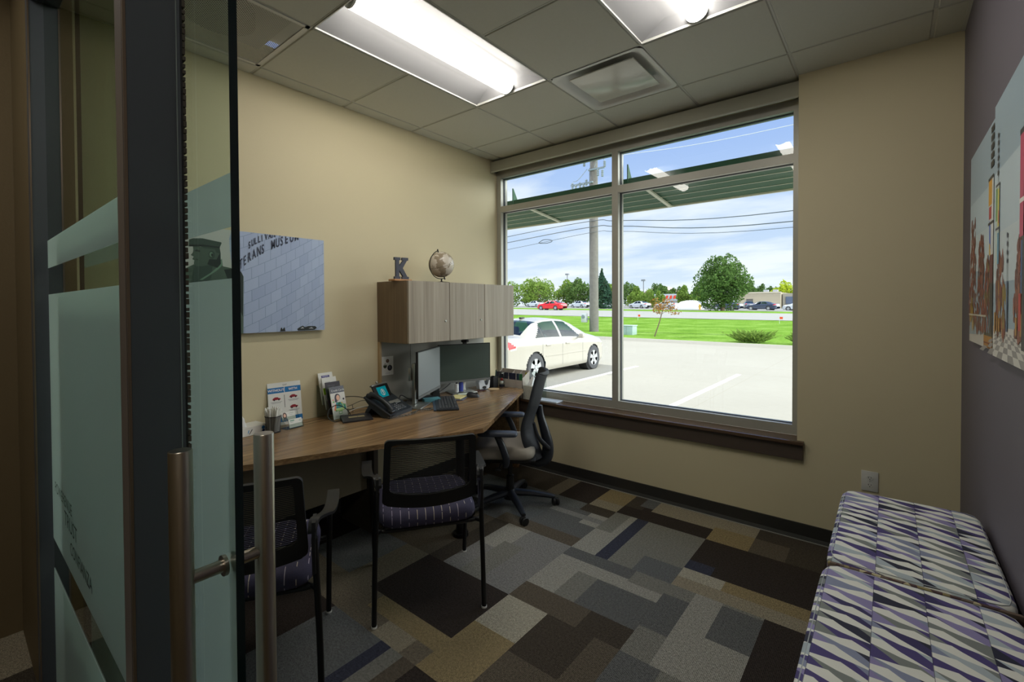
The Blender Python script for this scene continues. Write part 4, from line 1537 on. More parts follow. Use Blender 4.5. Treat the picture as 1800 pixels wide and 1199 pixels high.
# desk
th = thing('desk', 'large angled walnut-look desk along the left wall, one corner pushed into the room', 'desk', (-2.6, 1.9, 0))
O = th.location
DP = [(XW + .003, .42), (-2.555, .42), (-1.945, 2.055), (-1.934, 2.097), (-1.948, 2.14), (-2.559, 3.314), (XW + .003, 3.314)]
mb = MB(O)
mb.prism(DP, (0, 0, DZ - .028), (1, 0, 0), (0, 1, 0), (0, 0, .028))
mb.build('worktop', M_DESK, th, smooth=0)
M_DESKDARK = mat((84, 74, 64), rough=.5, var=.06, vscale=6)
MB(O).box(-2.63, -2.61, .50, 1.72, .29, DZ - .029).build('modesty_panel', mat((128, 118, 98), rough=.6, var=.04), th, smooth=0)
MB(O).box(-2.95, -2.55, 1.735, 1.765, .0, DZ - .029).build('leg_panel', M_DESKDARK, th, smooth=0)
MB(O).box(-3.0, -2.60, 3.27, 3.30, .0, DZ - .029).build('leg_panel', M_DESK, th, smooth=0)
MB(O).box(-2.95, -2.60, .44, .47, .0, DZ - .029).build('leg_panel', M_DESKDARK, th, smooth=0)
mb = MB(O).cyl((-2.12, 2.08, .02), (-2.12, 2.08, DZ - .029), .028, n=16)
mb.cyl((-2.12, 2.08, 0), (-2.12, 2.08, .02), .05, n=16)
mb.build('post_leg', M_BLACKMETAL, th)
for y0_, y1_ in ((.9, 1.68),):
    pass
# overhead cabinet
th = thing('overhead_cabinet', 'wall-hung cabinet with three taupe wood-grain doors over the desk', 'cabinet', (-2.84, 2.70, 1.197))
O = th.location
CX, CY0, CY1, CZ0, CZ1 = -2.652, 2.100, 3.294, 1.197, 1.652
MB(O).box(XW + .002, CX - .020, CY0, CY1, CZ0, CZ1).build('carcass', M_CAB_SHADED, th, smooth=0)
for k, (a, b) in enumerate(((CY0, 2.500), (2.503, 2.900), (2.903, CY1))):
    d = MB(O).rbox(CX - .018, CX, a + .001, b - .001, CZ0 + .001, CZ1 - .001, r=.0012, seg=1).build('door', M_CAB_LIT, th, smooth=0)
    if k < 2:
        mb = MB(O)
        mb.lathe([(.0085, 0), (.0085, .004), (.006, .006), (.0, .006)], (CX, b - .044, 1.352), 18, axis=(1, 0, 0), m=0)
        mb.box(CX + .006, CX + .0065, b - .0445, b - .0435, 1.348, 1.356, 1)
        mb.build('lock', [M_SILVER, M_BLACK], d, smooth=30)
# tackboard behind the screens
th = thing('tackboard', 'grey fabric tackboard panel under the overhead cabinet', 'pin board', (-3.0, 2.7, DZ))
O = th.location
MB(O).box(XW + .002, -3.004, 2.118, 3.27, DZ + .001, CZ0 - .001).build('panel', mat((156, 154, 146), rough=.6, bump=.3, bscale=700), th, smooth=0)
MB(O).box(XW + .002, -3.000, 2.100, 2.117, DZ + .001, CZ0 - .001).build('end_strip', mat((178, 152, 112), rough=.5), th, smooth=0)
MB(O).box(-3.004, -3.0035, 2.395, 2.399, DZ + .001, CZ0 - .001).build('seam', mat((96, 94, 90), rough=.7), th, smooth=0)
# paper on the tackboard
th = thing('pinned_card', 'white card with three round dark pictures pinned to the grey board', 'card', (-3.003, 2.172, .935))
O = th.location
MB(O).box(-3.0030, -3.0022, 2.120, 2.226, .936, 1.081).build('card', M_PAPER, th, smooth=0)
A, B = (0, 1, 0), (0, 0, 1)
print_on('picture', th, (-3.0022, 2.120, .936), A, B, [
    ((112, 84, 72), circ(.052, .110, .0145, 18)), ((150, 120, 104), circ(.052, .112, .006, 10)),
    ((74, 82, 60), circ(.029, .071, .0165, 18)), ((204, 200, 190), [(.014, .078), (.029, .0875), (.044, .078)]), ((44, 48, 40), [(.020, .062), (.029, .080), (.038, .062)]),
    ((52, 50, 58), circ(.072, .055, .022, 20)), ((110, 108, 124), [(.064, .06), (.07, .072), (.078, .06), (.074, .045)]), ((60, 56, 54), circ(.029, .091, .003, 8)), ((60, 56, 54), circ(.072, .082, .003, 8)),
    ((190, 188, 196), rect(.03, .012, .075, .015)), ((190, 188, 196), rect(.035, .020, .07, .022))], o=O)

# ---------------------------------------------------------------- guest chairs
M_MESH, t, out = new_mat('chair mesh')
z_ = t.sep(t.coord())[2]
x_ = t.sep(t.coord())[0]
fz = t.m('ABSOLUTE', t.m('SUBTRACT', t.m('FRACT', t.m('MULTIPLY', z_, 145.0)), .5))
fx = t.m('ABSOLUTE', t.m('SUBTRACT', t.m('FRACT', t.m('MULTIPLY', x_, 260.0)), .5))
hole = t.m('MULTIPLY', t.m('GREATER_THAN', fz, .33), t.m('GREATER_THAN', fx, .08))
pr = t.node('ShaderNodeBsdfPrincipled')
t.put(pr.inputs['Base Color'], L3((30, 31, 34)))
pr.inputs['Roughness'].default_value = .6
tr = t.node('ShaderNodeBsdfTransparent')
mx = t.node('ShaderNodeMixShader')
t.put(mx.inputs[0], hole)
t.l.new(pr.outputs[0], mx.inputs[1])
t.l.new(tr.outputs[0], mx.inputs[2])
t.l.new(mx.outputs[0], out.inputs[0])

# seat cloth: purple with dashed pale threads running front to back
M_SEAT, t, out = new_mat('purple dashed seat fabric')
a, b, c = t.sep(t.coord())
col = t.m('FLOOR', t.m('MULTIPLY', a, 26.0))
fa = t.m('ABSOLUTE', t.m('SUBTRACT', t.m('FRACT', t.m('MULTIPLY', a, 26.0)), .5))
wn = t.white(t.comb(col, 3.0, 1.0))
run = t.m('ADD', b, t.m('MULTIPLY', c, -1.0))
ph = t.m('ADD', t.m('MULTIPLY', run, 26.0), t.m('MULTIPLY', wn, 9.0))
dash = t.m('GREATER_THAN', t.m('FRACT', ph), .36)
line = t.m('MULTIPLY', t.m('LESS_THAN', fa, .035), dash)
c2 = t.white(t.comb(col, t.m('FLOOR', ph), 5.0))
thr = t.mix(c2, L3((206, 196, 168)), L3((158, 152, 190)))
basec = t.mix(t.noise(t.coord(), 300, 2), L3((50, 48, 70)), L3((72, 68, 94)))
pr = t.node('ShaderNodeBsdfPrincipled')
t.put(pr.inputs['Base Color'], t.mix(line, basec, thr))
pr.inputs['Roughness'].default_value = .85
t.l.new(pr.outputs[0], out.inputs[0])


def cushion(mb, x0, x1, y0, y1, z0, z1, r=.03, nx=16, ny=16, crown=.012, front=.0):
    """soft pad: superellipse plan, crowned top, rounded rim"""
    cx, cy, hx, hy = (x0 + x1) / 2, (y0 + y1) / 2, (x1 - x0) / 2, (y1 - y0) / 2
    n = 48
    rings = [(.0, z1 + crown), (.35, z1 + crown * .9), (.7, z1 + crown * .55), (.90, z1), (.97, z1 - r * .35), (1.0, z1 - r), (1.0, z0 + r * .6), (.97, z0 + r * .15), (.9, z0), (.0, z0)]
    vs = []
    for k, z in rings:
        for j in range(n):
            a = 2 * PI * j / n
            c, s = math.cos(a), math.sin(a)
            q = (abs(c) ** 6 + abs(s) ** 6) ** (-1 / 6)
            yy = cy + hy * k * q * s
            zz = z - front * max(0, (yy - cy) / hy) ** 3
            vs.append((cx + hx * k * q * c, yy, zz))
    fs = [(i * n + j, (i + 1) * n + j, (i + 1) * n + (j + 1) % n, i * n + (j + 1) % n) for i in range(len(rings) - 1) for j in range(n)]
    return mb.add(vs, fs)


def guest_chair(label, loc, rz):
    th = thing('guest_chair', label, 'chair', loc, rz, 'black mesh-back guest chairs at the desk')
    # legs
    for sg in (-1, 1):
        lg = MB().tube([(sg * .257, -.005, .006), (sg * .252, -.003, .25), (sg * .244, -.012, .48), (sg * .240, -.03, .63)], .0118, 12, smooth=4).build('leg', M_BLACKMETAL, th)
        MB().cyl((sg * .257, -.005, 0), (sg * .257, -.005, .008), .0135, n=14).build('glide', M_PAPER, lg)
        lg = MB().tube([(sg * .257, .532, .006), (sg * .262, .50, .25), (sg * .270, .42, .50), (sg * .280, .34, .628)], .0118, 12, smooth=4).build('leg', M_BLACKMETAL, th)
        MB().cyl((sg * .257, .532, 0), (sg * .257, .532, .008), .0135, n=14).build('glide', M_PAPER, lg)
    mb = MB()
    mb.tube([(-.250, .03, .425), (-.20, .03, .418), (.20, .03, .418), (.250, .03, .425)], .0095, 10)
    mb.tube([(-.256, .40, .425), (-.20, .40, .418), (.20, .40, .418), (.256, .40, .425)], .0095, 10)
    for sg in (-1, 1):
        mb.tube([(sg * .248, -.004, .425), (sg * .20, .06, .42), (sg * .20, .40, .42)], .009, 8)
    mb.build('seat_frame', M_BLACKMETAL, th)
    for sg in (-1, 1):
        pts = [(sg * .232, -.040, .66), (sg * .240, -.012, .692), (sg * .262, .06, .676), (sg * .274, .13, .652), (sg * .284, .20, .640), (sg * .290, .29, .640), (sg * .290, .38, .646)]
        mb = MB()
        p2 = spline(pts, 6)
        n = len(p2)
        vs = []
        for i, p in enumerate(p2):
            wdt = np.interp(i / (n - 1), [0, .2, .5, 1], [.014, .018, .026, .025])
            th_ = .011
            vs += [p + Vector((-wdt, 0, 0)), p + Vector((wdt, 0, 0)), p + Vector((wdt, 0, -th_)), p + Vector((-wdt, 0, -th_))]
        fs = [(4 * i + j, 4 * i + (j + 1) % 4, 4 * i + 4 + (j + 1) % 4, 4 * i + 4 + j) for i in range(n - 1) for j in range(4)]
        fs += [(3, 2, 1, 0), (4 * n - 4, 4 * n - 3, 4 * n - 2, 4 * n - 1)]
        mb.add(vs, fs)
        mb.build('armrest', M_BLACK, th, smooth=50)
        # gusset joining back and arm to the rear upright
        mb = MB()
        mb.prism([(-.040, .50), (.010, .50), (.016, .60), (.060, .672), (.03, .692), (-.045, .69), (-.062, .60)], (sg * .232, 0, 0), (0, 1, 0), (0, 0, 1), (sg * .012, 0, 0))
        mb.build('back_bracket', M_BLACK, th)
    # backrest frame
    def bz(x, z):
        return -.030 - (z - .55) * .20 + x * x * .55

    W, Z0, Z1 = .214, .560, .872
    def outline(wx, z0, z1, r, sag, n=8, nb=14):
        pts = []
        for k in range(nb + 1):
            x = -wx + r + (2 * wx - 2 * r) * k / nb
            pts.append((x, z0 - sag * (1 - (x / wx) ** 2)))
        for cx, cz, a0 in ((wx - r, z0 + r, -PI / 2), (wx - r, z1 - r, 0)):
            for k in range(1, n):
                a = a0 + PI / 2 * k / n
                pts.append((cx + r * math.cos(a), cz + r * math.sin(a)))
            if a0 == -PI / 2:
                for k in range(7):
                    pts.append((wx, z0 + r + (z1 - z0 - 2 * r) * k / 6))
        for k in range(nb + 1):
            x = wx - r - (2 * wx - 2 * r) * k / nb
            pts.append((x, z1))
        for cx, cz, a0 in ((-wx + r, z1 - r, PI / 2), (-wx + r, z0 + r, PI)):
            for k in range(1, n):
                a = a0 + PI / 2 * k / n
                pts.append((cx + r * math.cos(a), cz + r * math.sin(a)))
            if a0 == PI / 2:
                for k in range(7):
                    pts.append((-wx, z1 - r - (z1 - z0 - 2 * r) * k / 6))
        return pts
    oo = outline(W, Z0, Z1, .022, .022)
    ii = outline(W - .030, Z0 + .062, Z1 - .020, .018, .020)
    # taper: a little narrower at the top
    tp = lambda x, z: x * (1.02 - .06 * (z - Z0) / (Z1 - Z0))
    mb = MB()
    n = len(oo)
    d = .011
    vs = []
    for (x, z) in oo + ii:
        X = tp(x, z)
        vs.append((X, bz(X, z) + d, z))
    for (x, z) in oo + ii:
        X = tp(x, z)
        vs.append((X, bz(X, z) - d, z))
    fs = []
    for j in range(n):
        k = (j + 1) % n
        fs += [(j, k, n + k, n + j), (2 * n + k, 2 * n + j, 3 * n + j, 3 * n + k), (k, j, 2 * n + j, 2 * n + k), (n + j, n + k, 3 * n + k, 3 * n + j)]
    mb.add(vs, fs)
    mb.build('backrest_frame', M_BLACK, th, smooth=50)
    mb = MB()
    nx, nz = 12, 12
    vs = []
    for j in range(nz + 1):
        for i in range(nx + 1):
            x = -(W - .026) + 2 * (W - .026) * i / nx
            zlo = Z0 + .058 - .022 * (1 - (x / W) ** 2)
            z = zlo + (Z1 - .016 - zlo) * j / nz
            X = tp(x, z)
            vs.append((X, bz(X, z) + .002, z))
    mb.add(vs, [(j * (nx + 1) + i, j * (nx + 1) + i + 1, (j + 1) * (nx + 1) + i + 1, (j + 1) * (nx + 1) + i) for j in range(nz) for i in range(nx)])
    mb.build('mesh_back', M_MESH, th, smooth=60)
    mb = MB()
    cushion(mb, -.235, .235, .000, .500, .428, .500, r=.034, crown=.012, front=.01)
    mb.build('seat', M_SEAT, th, smooth=60)
    return th


RZ = rad(55.26)
gc = guest_chair('black mesh-back guest chair in the middle, in front of the desk corner', (-1.6715, 1.4405, 0), RZ)
RZ1 = rad(58.0)
_x, _f = Vector((math.cos(RZ1), math.sin(RZ1), 0)), Vector((-math.sin(RZ1), math.cos(RZ1), 0))
_o = Vector((-2.078, 1.155, 0)) - _x * .257 - _f * .532
dup(gc, _o, RZ1, 'black mesh-back guest chair at the left, half hidden by the glass door handle')

# ---------------------------------------------------------------- task chair
fdir = Vector((-.84, -.54, 0)).normalized()
rz = math.atan2(-fdir.x, fdir.y)
th = thing('office_chair', 'black high-back office chair with grey seat and castors, tucked under the desk', 'office chair', (-2.16, 2.63, 0), rz)
M_PLAST = mat((34, 38, 46), rough=.38, name='dark plastic')
mb = MB()
mb.lathe([(.0, .05), (.045, .05), (.05, .075), (.042, .11), (.030, .12), (.028, .22), (.018, .225), (.018, .34), (.0, .34)], (0, 0, 0), 24)
mb.build('gas_column', M_BLACK, th)
basearm = MB()
angs = [rad(-34.5 + 72 * k) - rz for k in range(5)]
for a in angs:
    c, s_ = math.cos(a), math.sin(a)
    pts = [(c * .035, s_ * .035, .095), (c * .16, s_ * .16, .088), (c * .28, s_ * .28, .07), (c * .325, s_ * .325, .062)]
    mb = MB().tube(pts, [.032, .027, .021, .016], 10, smooth=4, flat=.85)
    mb.build('base_arm', M_PLAST, th)
    mb = MB()
    mb.cyl((c * .322, s_ * .322, .04), (c * .322, s_ * .322, .07), .010, n=10)
    tx, ty = -s_, c
    k = .3
    dx_, dy_ = tx * math.cos(k) - c * math.sin(k), ty * math.cos(k) - s_ * math.sin(k)
    px_, py_ = -dy_, dx_
    cxx, cyy = c * .335, s_ * .335
    for sg in (-1, 1):
        mb.lathe([(.0, -.009), (.024, -.009), (.0275, -.005), (.0275, .005), (.024, .009), (.0, .009)], (cxx + sg * px_ * .014, cyy + sg * py_ * .014, .0276), 22, axis=(px_, py_, 0))
    mb.rbox(cxx - .016, cxx + .016, cyy - .016, cyy + .016, .03, .054, r=.008)
    mb.build('castor', M_BLACK, th)
mb = MB()
mb.rbox(-.10, .10, -.16, .14, .335, .385, r=.012)
mb.rbox(-.21, .21, -.20, .22, .385, .405, r=.01)
mb.build('seat_mechanism', M_BLACK, th)
mb = MB().cyl((-.11, .04, .365), (-.24, .05, .35), .006, n=8)
mb.rbox(-.275, -.235, .03, .07, .343, .357, r=.005)
mb.build('tilt_lever', M_BLACK, th)
mb = MB()
cushion(mb, -.25, .25, -.195, .275, .405, .482, r=.035, crown=.012, front=.02)
mb.build('seat', mat((150, 143, 132), rough=.8, bump=.3, bscale=800), th, smooth=60)
for sg in (-1, 1):
    mb = MB()
    mb.tube([(sg * .20, .02, .385), (sg * .268, .00, .375), (sg * .292, -.01, .43), (sg * .290, .02, .52), (sg * .285, .055, .588)], [.020, .022, .024, .024, .020], 12, smooth=5, flat=.7)
    mb.build('arm_upright', M_PLAST, th)
    mb = MB()
    cushion(mb, sg * .285 - .043, sg * .285 + .043, -.085, .185, .588, .616, r=.012, crown=.004)
    mb.build('armrest', mat((62, 68, 80), rough=.5, bump=.1, bscale=500), th, smooth=60)


def backshell(pts, wid, thick, mt, name, cur=.05):
    """curved panel: pts = (y, z) centre profile, wid = half width at each"""
    k = len(pts)
    n = 14
    sp = spline([Vector((0, a, b)) for a, b in pts], 5)
    m_ = len(sp)
    vs = []
    for i, p in enumerate(sp):
        hw = float(np.interp(i / (m_ - 1), np.linspace(0, 1, k), wid))
        for j in range(n + 1):
            u = -1 + 2 * j / n
            vs.append((hw * u, p.y + cur * u * u, p.z))
    nf = len(vs)
    d = [sp[min(i + 1, m_ - 1)] - sp[max(i - 1, 0)] for i in range(m_)]
    for i, p in enumerate(sp):
        nn = Vector((0, -d[i].z, d[i].y)).normalized() * thick
        for j in range(n + 1):
            u = vs[i * (n + 1) + j]
            e = 1 - .6 * abs(-1 + 2 * j / n) ** 4
            vs.append((u[0], u[1] + nn.y * e, u[2] + nn.z * e))
    fs = []
    for i in range(m_ - 1):
        for j in range(n):
            a = i * (n + 1) + j
            fs.append((a, a + 1, a + n + 2, a + n + 1))
            fs.append((nf + a + n + 1, nf + a + n + 2, nf + a + 1, nf + a))
    for i in range(m_ - 1):
        for j in (0, n):
            a = i * (n + 1) + j
            fs.append((a, a + n + 1, nf + a + n + 1, nf + a))
    for i in (0, m_ - 1):
        for j in range(n):
            a = i * (n + 1) + j
            fs.append((a, a + 1, nf + a + 1, nf + a))
    return MB().add(vs, fs).build(name, mt, th, smooth=60)


backshell([(-.222, .365), (-.196, .44), (-.168, .52), (-.155, .60), (-.168, .68), (-.205, .78), (-.235, .90), (-.262, .985), (-.285, 1.0)], [.14, .18, .215, .225, .228, .222, .205, .185, .17], .024, mat((30, 33, 40), rough=.6, bump=.3, bscale=700), 'backrest', .055)
mb = MB()
mb.tube([(0, -.10, .365), (0, -.20, .330), (0, -.265, .36), (0, -.280, .45), (0, -.255, .56), (0, -.228, .66), (0, -.222, .74)], [.036, .044, .046, .040, .034, .026, .018], 12, smooth=5)
mb.build('back_spine', M_PLAST, th)
for sg in (-1, 1):
    MB().tube([(sg * .02, -.285, .43), (sg * .10, -.262, .48), (sg * .17, -.215, .56), (sg * .20, -.19, .66)], [.020, .018, .014, .010], 10, smooth=5).build('lumbar_arm', M_PLAST, th)

# ---------------------------------------------------------------- cushioned file cabinets along the right wall
M_PAT, t, out = new_mat('woven zigzag upholstery')
co = t.coord()
a, b, c = t.sep(co)
u = t.m('DIVIDE', t.m('ADD', a, 1.0), .1135)
ci = t.m('FLOOR', u)
fu = t.m('FRACT', u)
hgt = .052
drop = t.m('MULTIPLY', t.m('ABSOLUTE', t.m('SUBTRACT', b, 0.0)), 0.0)
v = t.m('ADD', t.m('DIVIDE', b, hgt), t.m('DIVIDE', c, hgt))
v = t.m('ADD', v, t.m('MULTIPLY', ci, .37))
kink = t.m('MULTIPLY', t.m('MINIMUM', fu, .5), .4)
s1 = t.m('ADD', v, t.m('ADD', t.m('MULTIPLY', fu, .30), kink))
b1 = t.m('FLOOR', s1)
f1 = t.m('FRACT', s1)
# width of the white sliver swells and shrinks across the column
rnd_ = t.white(t.comb(b1, ci, 2.0))
wtri = t.m('ADD', -.04, t.m('MULTIPLY', t.m('SUBTRACT', 1.0, t.m('MULTIPLY', t.m('ABSOLUTE', t.m('SUBTRACT', fu, t.m('ADD', .15, t.m('MULTIPLY', rnd_, .7)))), 1.25)), .74))
white_ = t.m('LESS_THAN', f1, wtri)
s2 = t.m('ADD', t.m('MULTIPLY', v, 1.0), t.m('MULTIPLY', fu, 1.9))
hsh = t.white(t.comb(t.m('FLOOR', s2), t.m('ADD', b1, t.m('MULTIPLY', ci, 7.0)), ci))
pal = t.ramp(hsh, [(0.0, L3((42, 44, 64))), (.18, L3((78, 68, 124))), (.36, L3((146, 138, 184))), (.52, L3((130, 136, 132))), (.66, L3((180, 192, 198))), (.82, L3((60, 54, 100))), (.9, L3((140, 148, 174)))], 'CONSTANT')
seam = t.m('LESS_THAN', t.m('ABSOLUTE', t.m('SUBTRACT', fu, .0)), .012)
cc = t.mix(white_, pal, L3((236, 237, 228)))
cc = t.mix(t.m('MULTIPLY', seam, .7), cc, L3((40, 40, 56)))
pr = t.node('ShaderNodeBsdfPrincipled')
t.put(pr.inputs['Base Color'], cc)
pr.inputs['Roughness'].default_value = .75
t.put(pr.inputs['Normal'], t.bump(t.noise(co, 700, 2), .15, .001))
t.l.new(pr.outputs[0], out.inputs[0])
M_BAND, t, out = new_mat('brown printed welt')
n = t.node('ShaderNodeTexVoronoi')
t.put(n.inputs['Vector'], t.coord())
n.inputs['Scale'].default_value = 55
cw = t.ramp(t.sep(n.outputs['Color'])[0], [(0, L3((88, 66, 66))), (.4, L3((150, 138, 96))), (.65, L3((112, 96, 84))), (.85, L3((196, 186, 150)))], 'CONSTANT')
pr = t.node('ShaderNodeBsdfPrincipled')
t.put(pr.inputs['Base Color'], cw)
pr.inputs['Roughness'].default_value = .8
t.l.new(pr.outputs[0], out.inputs[0])
BZ = .634


def file_cabinet(label, y0, y1, x0, x1):
    th = thing('cushioned_file_cabinet', label, 'bench', ((x0 + x1) / 2, (y0 + y1) / 2, 0), 0, 'padded cabinets along the right wall')
    O = th.location
    mb = MB(O)
    # cushion with soft rounded edges
    hx, hy, cx, cy = (x1 - x0) / 2, (y1 - y0) / 2, (x1 + x0) / 2, (y1 + y0) / 2
    n = 96
    rr, z1, z0 = .026, BZ, BZ - .075
    vs = []
    rings = []
    for k in range(5):
        rings.append((0.26 * k * 0 + (k / 4.0), 'top'))
    def ring(inset, z):
        for j in range(n):
            a = 2 * PI * j / n
            c, s_ = math.cos(a), math.sin(a)
            e = 14
            q = (abs(c) ** e + abs(s_) ** e) ** (-1 / e)
            vs.append((cx + (hx - inset) * q * c, cy + (hy - inset) * q * s_, z))
    cnt = 0
    for fr in (1.0, .75, .5, .3, .15):
        for j in range(n):
            a = 2 * PI * j / n
            c, s_ = math.cos(a), math.sin(a)
            q = (abs(c) ** 14 + abs(s_) ** 14) ** (-1 / 14)
            k = 1 - fr
            vs.append((cx + (hx - rr) * q * c * k, cy + (hy - rr) * q * s_ * k, z1 + .006 * fr))
        cnt += 1
    for k in range(7):
        a = PI / 2 * k / 6
        ring(rr * (1 - math.sin(a)), z1 - rr * (1 - math.cos(a)))
        cnt += 1
    for ins, z in ((0, z0 + .012), (.003, z0 + .004), (.010, z0)):
        ring(ins, z)
        cnt += 1
    fs = [(i * n + j, (i + 1) * n + j, (i + 1) * n + (j + 1) % n, i * n + (j + 1) % n) for i in range(cnt - 1) for j in range(n)]
    fs.append(tuple(range((cnt - 1) * n, cnt * n)))
    mb.add(vs, fs)
    cu = mb.build('cushion', M_PAT, th, smooth=60)
    # piping seam around the rim
    mb = MB(O)
    pts = []
    for j in range(n):
        a = 2 * PI * j / n
        c, s_ = math.cos(a), math.sin(a)
        q = (abs(c) ** 14 + abs(s_) ** 14) ** (-1 / 14)
        pts.append(Vector((cx + (hx - .012) * q * c, cy + (hy - .012) * q * s_, BZ - .0045)))
    pts.append(pts[0])
    mb.tube(pts, .0016, 6, caps=False)
    mb.build('seam_piping', mat((176, 182, 186), rough=.7), cu, smooth=60)
    MB(O).box(x0 + .012, x1 - .006, y0 + .006, y1 - .006, .0, BZ - .0755).build('cabinet_body', mat((118, 116, 112), rough=.45), th, smooth=0)
    for a, b in ((.02, .275), (.285, .545)):
        d = MB(O).rbox(x0 + .002, x0 + .0115, y0 + .010, y1 - .010, a, b, r=.002, seg=1).build('drawer', mat((126, 124, 120), rough=.45), th, smooth=0)
        MB(O).rbox(x0 - .010, x0 + .0015, cy - .08, cy + .08, b - .05, b - .035, r=.004).build('handle', M_SILVER, d)
    return th


file_cabinet('low cabinet with zigzag-patterned cushion top, farther one by the window wall', 1.822, 2.575, -.158, .287)
file_cabinet('low cabinet with zigzag-patterned cushion top, nearer one at the bottom right corner', 1.060, 1.806, -.162, .287)
mb = MB()
mb.rbox(-.150, .288, 1.8065, 1.8215, BZ - .055, BZ - .004, r=.006)
tag(mb.build('cushion_strip', M_BAND, smooth=40), 'thin brown patterned strip in the gap between the two cushion tops', 'cushion strip')

# =================================================================== WALL ART
M_SIDE = mat((206, 208, 212), rough=.6)
# left canvas: building with lettering and a bronze bust
PX0, PW, PZ0, PH = .740, .914, 1.309, .608
th = thing('wall_print', 'frameless print of a blue-grey tiled building and bronze sailor bust on the left wall', 'picture', (-3.01, PX0 + PW / 2, PZ0))
O = th.location
M_PRINT, t, out = new_mat('printed canvas')
a, b, c = t.sep(t.coord())
# curved courses of panels: bricks on a bent grid
yy = t.m('ADD', b, PW / 2)
zz = c
bend = t.m('MULTIPLY', t.m('POWER', t.m('MAXIMUM', t.m('SUBTRACT', yy, .3), 0.0), 1.25), .58)
row = t.m('DIVIDE', t.m('SUBTRACT', zz, bend), .068)
row = t.m('ADD', row, 20.0)
ri = t.m('FLOOR', row)
colw = t.m('DIVIDE', t.m('POWER', t.m('MAXIMUM', t.m('SUBTRACT', yy, .2), 0.0), 1.5), .062)
colx = t.m('ADD', colw, t.m('MULTIPLY', t.m('FRACT', t.m('MULTIPLY', ri, .5)), 1.0))
g1 = t.m('LESS_THAN', t.m('FRACT', row), .045)
g2 = t.m('LESS_THAN', t.m('FRACT', colx), .035)
ln = t.m('MAXIMUM', g1, g2)
shade = t.white(t.comb(ri, t.m('FLOOR', colx), 1.0))
bc = t.mix(shade, L3((164, 180, 212)), L3((176, 192, 220)))
bc = t.mix(t.m('MULTIPLY', ln, .55), bc, L3((96, 116, 156)))
pr = t.node('ShaderNodeBsdfPrincipled')
t.put(pr.inputs['Base Color'], bc)
pr.inputs['Roughness'].default_value = .35
t.l.new(pr.outputs[0], out.inputs[0])
MB(O).box(-3.013, -2.990, PX0, PX0 + PW, PZ0, PZ0 + PH).build('canvas', M_PRINT, th, smooth=0)
MB(O).box(-3.026, -3.013, PX0 + .08, PX0 + PW - .04, PZ0 + .04, PZ0 + PH - .06).build('mounting_block', M_BLACK, th, smooth=0)
BZ1, BZ2, BZ3, BZ4 = (66, 84, 78), (86, 104, 94), (42, 54, 52), (120, 150, 132)
items = [((206, 208, 206), [(0, 0), (.368, 0), (.368, .386), (.343, .397), (.332, .49), (.33, .556), (.343, .608), (0, .608)]),
         (BZ2, [(.02, .28), (.06, .34), (.154, .398), (.243, .404), (.287, .433), (.295, .394), (.349, .384), (.392, .367), (.405, .34), (.40, .0), (.0, .0)]),
         (BZ3, [(.30, .375), (.349, .384), (.392, .367), (.402, .34), (.398, .1), (.36, .2)]),
         (BZ1, [(.10, .12), (.154, .398), (.243, .404), (.235, .33), (.18, .20)]),
         (BZ4, [(.231, .352), (.272, .393), (.29, .44), (.294, .401), (.262, .366), (.191, .311), (.176, .311)]),
         (BZ2, [(.147, .495), (.279, .501), (.284, .465), (.284, .407), (.266, .383), (.243, .391), (.226, .396), (.192, .388), (.162, .385), (.150, .40), (.153, .418), (.143, .424), (.150, .438), (.136, .446), (.147, .462), (.149, .478)]),
         (BZ3, [(.153, .470), (.178, .466), (.182, .474), (.165, .479)]), (BZ3, [(.150, .424), (.172, .421), (.168, .427)]),
         (BZ1, circ(.238, .455, .016, 14, .024)), (BZ4, circ(.236, .457, .009, 12, .014)), (BZ3, circ(.240, .455, .005, 10, .009)), (BZ1, [(.18, .501), (.279, .501), (.284, .465), (.262, .47), (.255, .488), (.20, .490)]),
         (BZ3, [(.215, .40), (.226, .43), (.262, .43), (.28, .47), (.284, .407), (.266, .383)]),
         (BZ1, [(.129, .531), (.147, .539), (.194, .544), (.288, .531), (.289, .525), (.282, .508), (.279, .498), (.194, .501), (.144, .495), (.128, .495)]),
         (BZ3, [(.129, .503), (.194, .509), (.281, .505), (.279, .496), (.194, .499), (.128, .493)]),
         ((40, 44, 40), [(.615, .003), (.618, .02), (.624, .028), (.630, .014), (.642, .03), (.648, .003)]),
         ((40, 46, 44), [(.723, .012), (.735, .022), (.761, .034), (.775, .024), (.80, .030), (.846, .028), (.858, .016), (.84, .003), (.73, .003)]),
         ((190, 196, 200), [(.745, .016), (.76, .026), (.77, .016)]), ((190, 196, 200), [(.80, .014), (.82, .022), (.835, .012)])]
print_on('picture', th, (-2.990, PX0, PZ0), (0, 1, 0), (0, 0, 1), items, o=O, rough=.4)
M_NAVY = mat((52, 58, 80), rough=.5)


